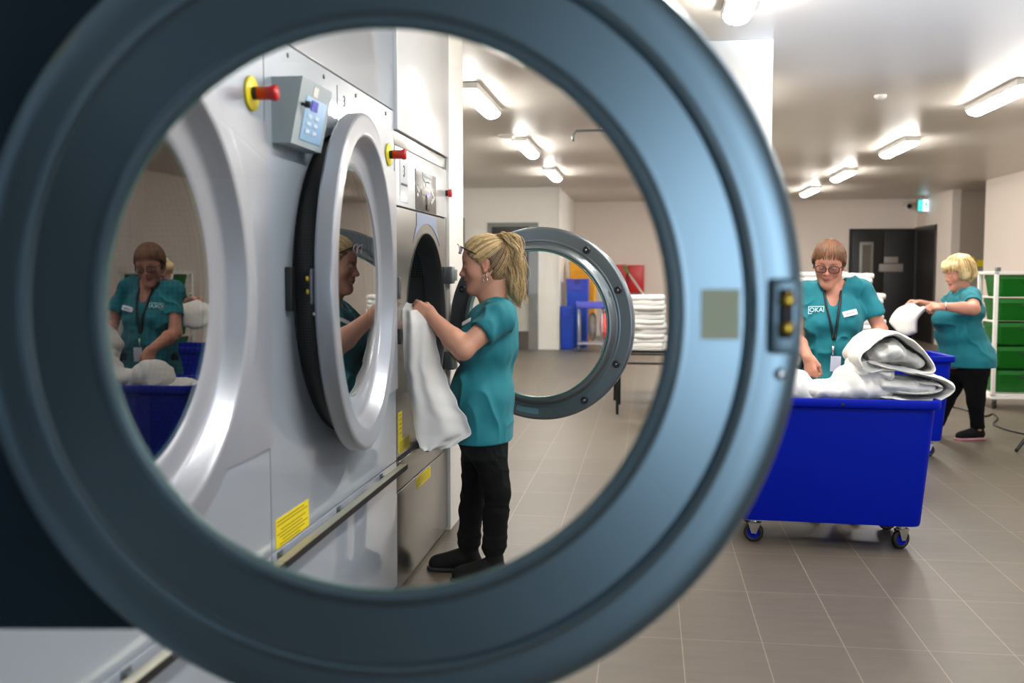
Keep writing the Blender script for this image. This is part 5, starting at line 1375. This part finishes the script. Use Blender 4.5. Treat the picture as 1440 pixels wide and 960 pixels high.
def cleaning_trolley():
    Y = 17.2; a, b_ = at(812, 450, Y).x, at(848, 450, Y).x; w = b_ - a; zt = at(812, 432, Y).z
    r = empty('cleaning_trolley', (a, Y, 0), 0, 'small cleaning trolley with pale frame and violet tray beside the blue bins', 'trolley')
    fm = mat('pale_frame', (176, 176, 184), .35, .5)
    for x in (.02, w - .02):
        for y in (0, .40): MB().tube([(x, y, .06), (x, y, zt)], .016, 10).build('post', fm, r)
        MB().lathe([(-.012, .001), (-.012, .045), (.012, .045), (.012, .001)], 20, M=T(x, .0, .046)).build('wheel', M_['castgrey'], r)
        MB().lathe([(-.012, .001), (-.012, .045), (.012, .045), (.012, .001)], 20, M=T(x, .40, .046)).build('wheel', M_['castgrey'], r)
    MB().box((0, -.02, .12), (w, .42, .15), .005).build('lower_shelf', fm, r)
    b = MB().box((-.04, -.03, zt - .02), (w + .08, .43, zt + .0), .005); 
    for q in ((-.04, -.03, w + .08, -.01), (-.04, .41, w + .08, .43), (-.04, -.03, -.02, .43), (w + .06, -.03, w + .08, .43)): b.box((q[0], q[1], zt - .02), (q[2], q[3], zt + .09), .004)
    b.build('tray', M_['violet'], r)
    F = Field((a + .15, Y - .02, .12), (a + .36, Y + .40, zt), .01); F.ell((a + .25, Y + .19, .42), (.075, .15, .25), None, .03)
    tag(soft('bag', F, mat('grey_brown_bag', (120, 112, 104), .6), disp=folds(.01, (12, 12, 8), 2)), 'grey brown bag hanging in the cleaning trolley', 'bag')
    F = Field((a + .34, Y - .1, .12), (a + .62, Y + .40, zt), .01); F.ell((a + .46, Y + .15, .46), (.085, .15, .24), None, .03)
    tag(soft('bag', F, mat('coral_bag', (232, 78, 66), .5), disp=folds(.01, (12, 12, 8), 5)), 'coral red bag hanging at the end of the cleaning trolley', 'bag')
cleaning_trolley()
for (p0, p1, t_, b_y, lab) in ((866, 881, 372, 414, 'red wall box, narrower one half hidden by the open dryer door'), (883, 905.5, 372.5, 412, 'red wall box above the linen stack in the round glass')):
    A_, B_ = at(p0, t_, YB2 - .2), at(p1, b_y, YB2 - .2)
    r = empty('wall_cabinet', ((A_.x + B_.x) / 2, YB2, B_.z), 0, lab, 'wall cabinet', 'red boxes on the back wall'); w = (B_.x - A_.x) / 2; h_ = A_.z - B_.z
    MB().box((-w, -.2, 0), (w, -.001, h_), .015).build('cabinet_body', M_['red'], r)
    MB().box((-w + .03, -.212, .03), (w - .03, -.198, h_ - .03), .006).build('cabinet_door', M_['red'], r)
a, c = at(878, 376, 20.9), at(905.5, 415, 20.4); dvec = (c - a); foot = a + dvec * (a.z / (a.z - c.z))
b = MB().tube([a + dvec * .22, foot], .022, 10); mp_ = b.build('mop_handle', M_['wall_w']); tag(mp_, 'white pole leaning across the red wall boxes', 'mop')
keep(MB().tube([a - dvec * .05, a + dvec * .24], .028, 10).build('green_grip', mat('green_grip', (70, 140, 60), .5)), mp_)
MB_ = MB().box((-.09, -.03, 0), (.09, .03, .03), .008)
# wall mounted black strip, exit sign, camera, notes
A_, B_ = at(648.5, 306, YB1 - .04), at(652.5, 345, YB1 - .04)
tag(MB().box((A_.x, YB1 - .05, B_.z), (B_.x, YB1 - .001, A_.z), .008).build('wall_panel', M_['black']), 'narrow black panel on the white wall beside the machine row', 'panel')
def exit_sign():
    c = at(1298, 289, 20.6); r = empty('exit_sign', (c.x, 20.6, c.z), rad(12), 'small lit teal and white exit sign hanging near the back corner', 'exit sign')
    MB().box((-.12, -.03, -.12), (.12, .03, .12), .006).build('sign_box', M_['castgrey'], r)
    MB().box((-.115, -.034, -.11), (-.02, -.0301, .11)).build('green_field', emit('sign_teal', (60, 170, 160), 1.0), r)
    MB().box((-.02, -.034, -.11), (.115, -.0301, .11)).build('white_field', emit('sign_white', (190, 215, 240), 1.3), r)
    MB().prism([(.03, -.07), (.06, -.07), (.06, .01), (.085, .01), (.045, .07), (.005, .01), (.03, .01)], 1, -.036, -.0341).build('arrow', emit('sign_green', (40, 130, 120), .8), r)
    MB().tube([(0, 0, .12), (0, 0, CZ - c.z)], .008, 8).build('hanger', M_['castgrey'], r)
exit_sign()
c = at(1276, 289, YB2 - .2)
r = empty('security_camera', (c.x, YB2, c.z), 0, 'small wall camera with dark lens left of the exit sign', 'camera')
MB().tube([(0, 0, 0), (0, -.10, 0)], .03, 12).build('camera_arm', M_['wall_w'], r)
MB().tube([(.03, -.08, .02), (.03, -.22, -.01)], .06, 20).build('camera_body', M_['wall_w'], r)
MB().tube([(.03, -.215, -.009), (.03, -.235, -.013)], .05, 20).build('camera_lens', M_['black'], r)
for (x, y, l_) in ((1364.5, 366, 'yellow note on the taupe wall just behind the blond bob'), (1380, 370, 'yellow note on the taupe wall above the crate trolley')):
    c = at(x, y, 18.98); tag(MB().box((c.x - .07, 18.985, c.z - .06), (c.x + .07, 18.998, c.z + .06)).build('sticky_note', M_['stopyel']), l_, 'note')
c = at(1372, 385, 18.98); tag(MB().box((c.x - .15, 18.985, c.z - .12), (c.x + .15, 18.998, c.z + .12)).build('wall_paper_sheet', mat('pale_lilac_paper', (170, 164, 176), .6)), 'pale paper sheet under the two yellow notes', 'paper')
c = at(1424, 383, 14.5)
# cable on the floor
def fl(px, py): d_ = ray(px, py); t_ = -CAM_H / d_.z; return Vector((d_.x * t_, d_.y * t_, .008))
pts = catmull([fl(*q) for q in ((1326, 571), (1345, 574), (1362, 579), (1384, 586), (1396, 583), (1403, 589), (1397, 597), (1409, 603), (1425, 608), (1445, 612), (1475, 618))], 8)
tag(MB().tube(pts, .008, 8).build('power_cable', M_['black']), 'thin dark cable curling over the floor beside the walking woman', 'cable')
p0, p1 = fl(1429, 637), fl(1450, 622)
r = empty('tripod_stand', tuple(p1 + Vector((.30, .16, 0))), 0, 'black stand leg tip at the lower picture edge', 'stand')
c0 = Vector((0, 0, 0)); lp = r.location
MB().tube([Vector(p0) - lp + Vector((0, 0, .012)), Vector((0, 0, .42))], .014, 10).build('leg', M_['black'], r)
for a in (95, 190):
    v = Matrix.Rotation(rad(a), 3, 'Z') @ (Vector(p0) - lp); MB().tube([v + Vector((0, 0, .012)), Vector((0, 0, .42))], .014, 10).build('leg', M_['black'], r)
MB().tube([(0, 0, .40), (0, 0, 1.2)], .016, 12).build('pole', M_['black'], r)
# ================================================================== LIGHT
w = bpy.data.worlds.new('world'); sc.world = w; w.use_nodes = True
bg = w.node_tree.nodes['Background']; bg.inputs[0].default_value = (.45, .62, .85, 1); bg.inputs[1].default_value = .5
def area(name, loc, rot, size, power, col, spread=180):
    l = bpy.data.lights.new(name, 'AREA'); l.shape = 'RECTANGLE'; l.size, l.size_y = size; l.energy = power; l.color = col; l.spread = rad(spread)
    o = bpy.data.objects.new(name, l); COL.objects.link(o); o.location = loc; o.rotation_euler = rot; return o
# daylight through the window behind the camera
area('daylight', (3.5, YN - .25, 1.35), (PI / 2, 0, 0), (3.2, 2.1), 34, (.72, .86, 1.0), 120)
sl = bpy.data.lights.new('ceiling_fill_spot', 'SPOT'); sl.energy = 2200; sl.color = (.62, .76, 1.0); sl.spot_size = rad(32); sl.spot_blend = .22; sl.shadow_soft_size = .12  # added spot without a fixture, throws the bluish patch on the ceiling
so = bpy.data.objects.new('ceiling_fill_spot', sl); COL.objects.link(so); so.location = (2.6, -1.0, .5)
so.rotation_euler = (Vector((2.5, -1.0 + cos(rad(29.6)), .5 + sin(rad(29.6)))) - so.location).to_track_quat('-Z', 'Y').to_euler()
sc.view_settings.view_transform = 'Standard'; sc.view_settings.look = 'None'; sc.view_settings.exposure = 1.5; sc.view_settings.gamma = 1
sc.view_settings.use_curve_mapping = False
sc.cycles.use_denoising = True
sc.cycles.max_bounces = 8; sc.cycles.transparent_max_bounces = 16; sc.cycles.diffuse_bounces = 4; sc.cycles.glossy_bounces = 5
sc.cycles.sample_clamp_indirect = 6; sc.cycles.caustics_reflective = False
for m in bpy.data.materials:
    pass
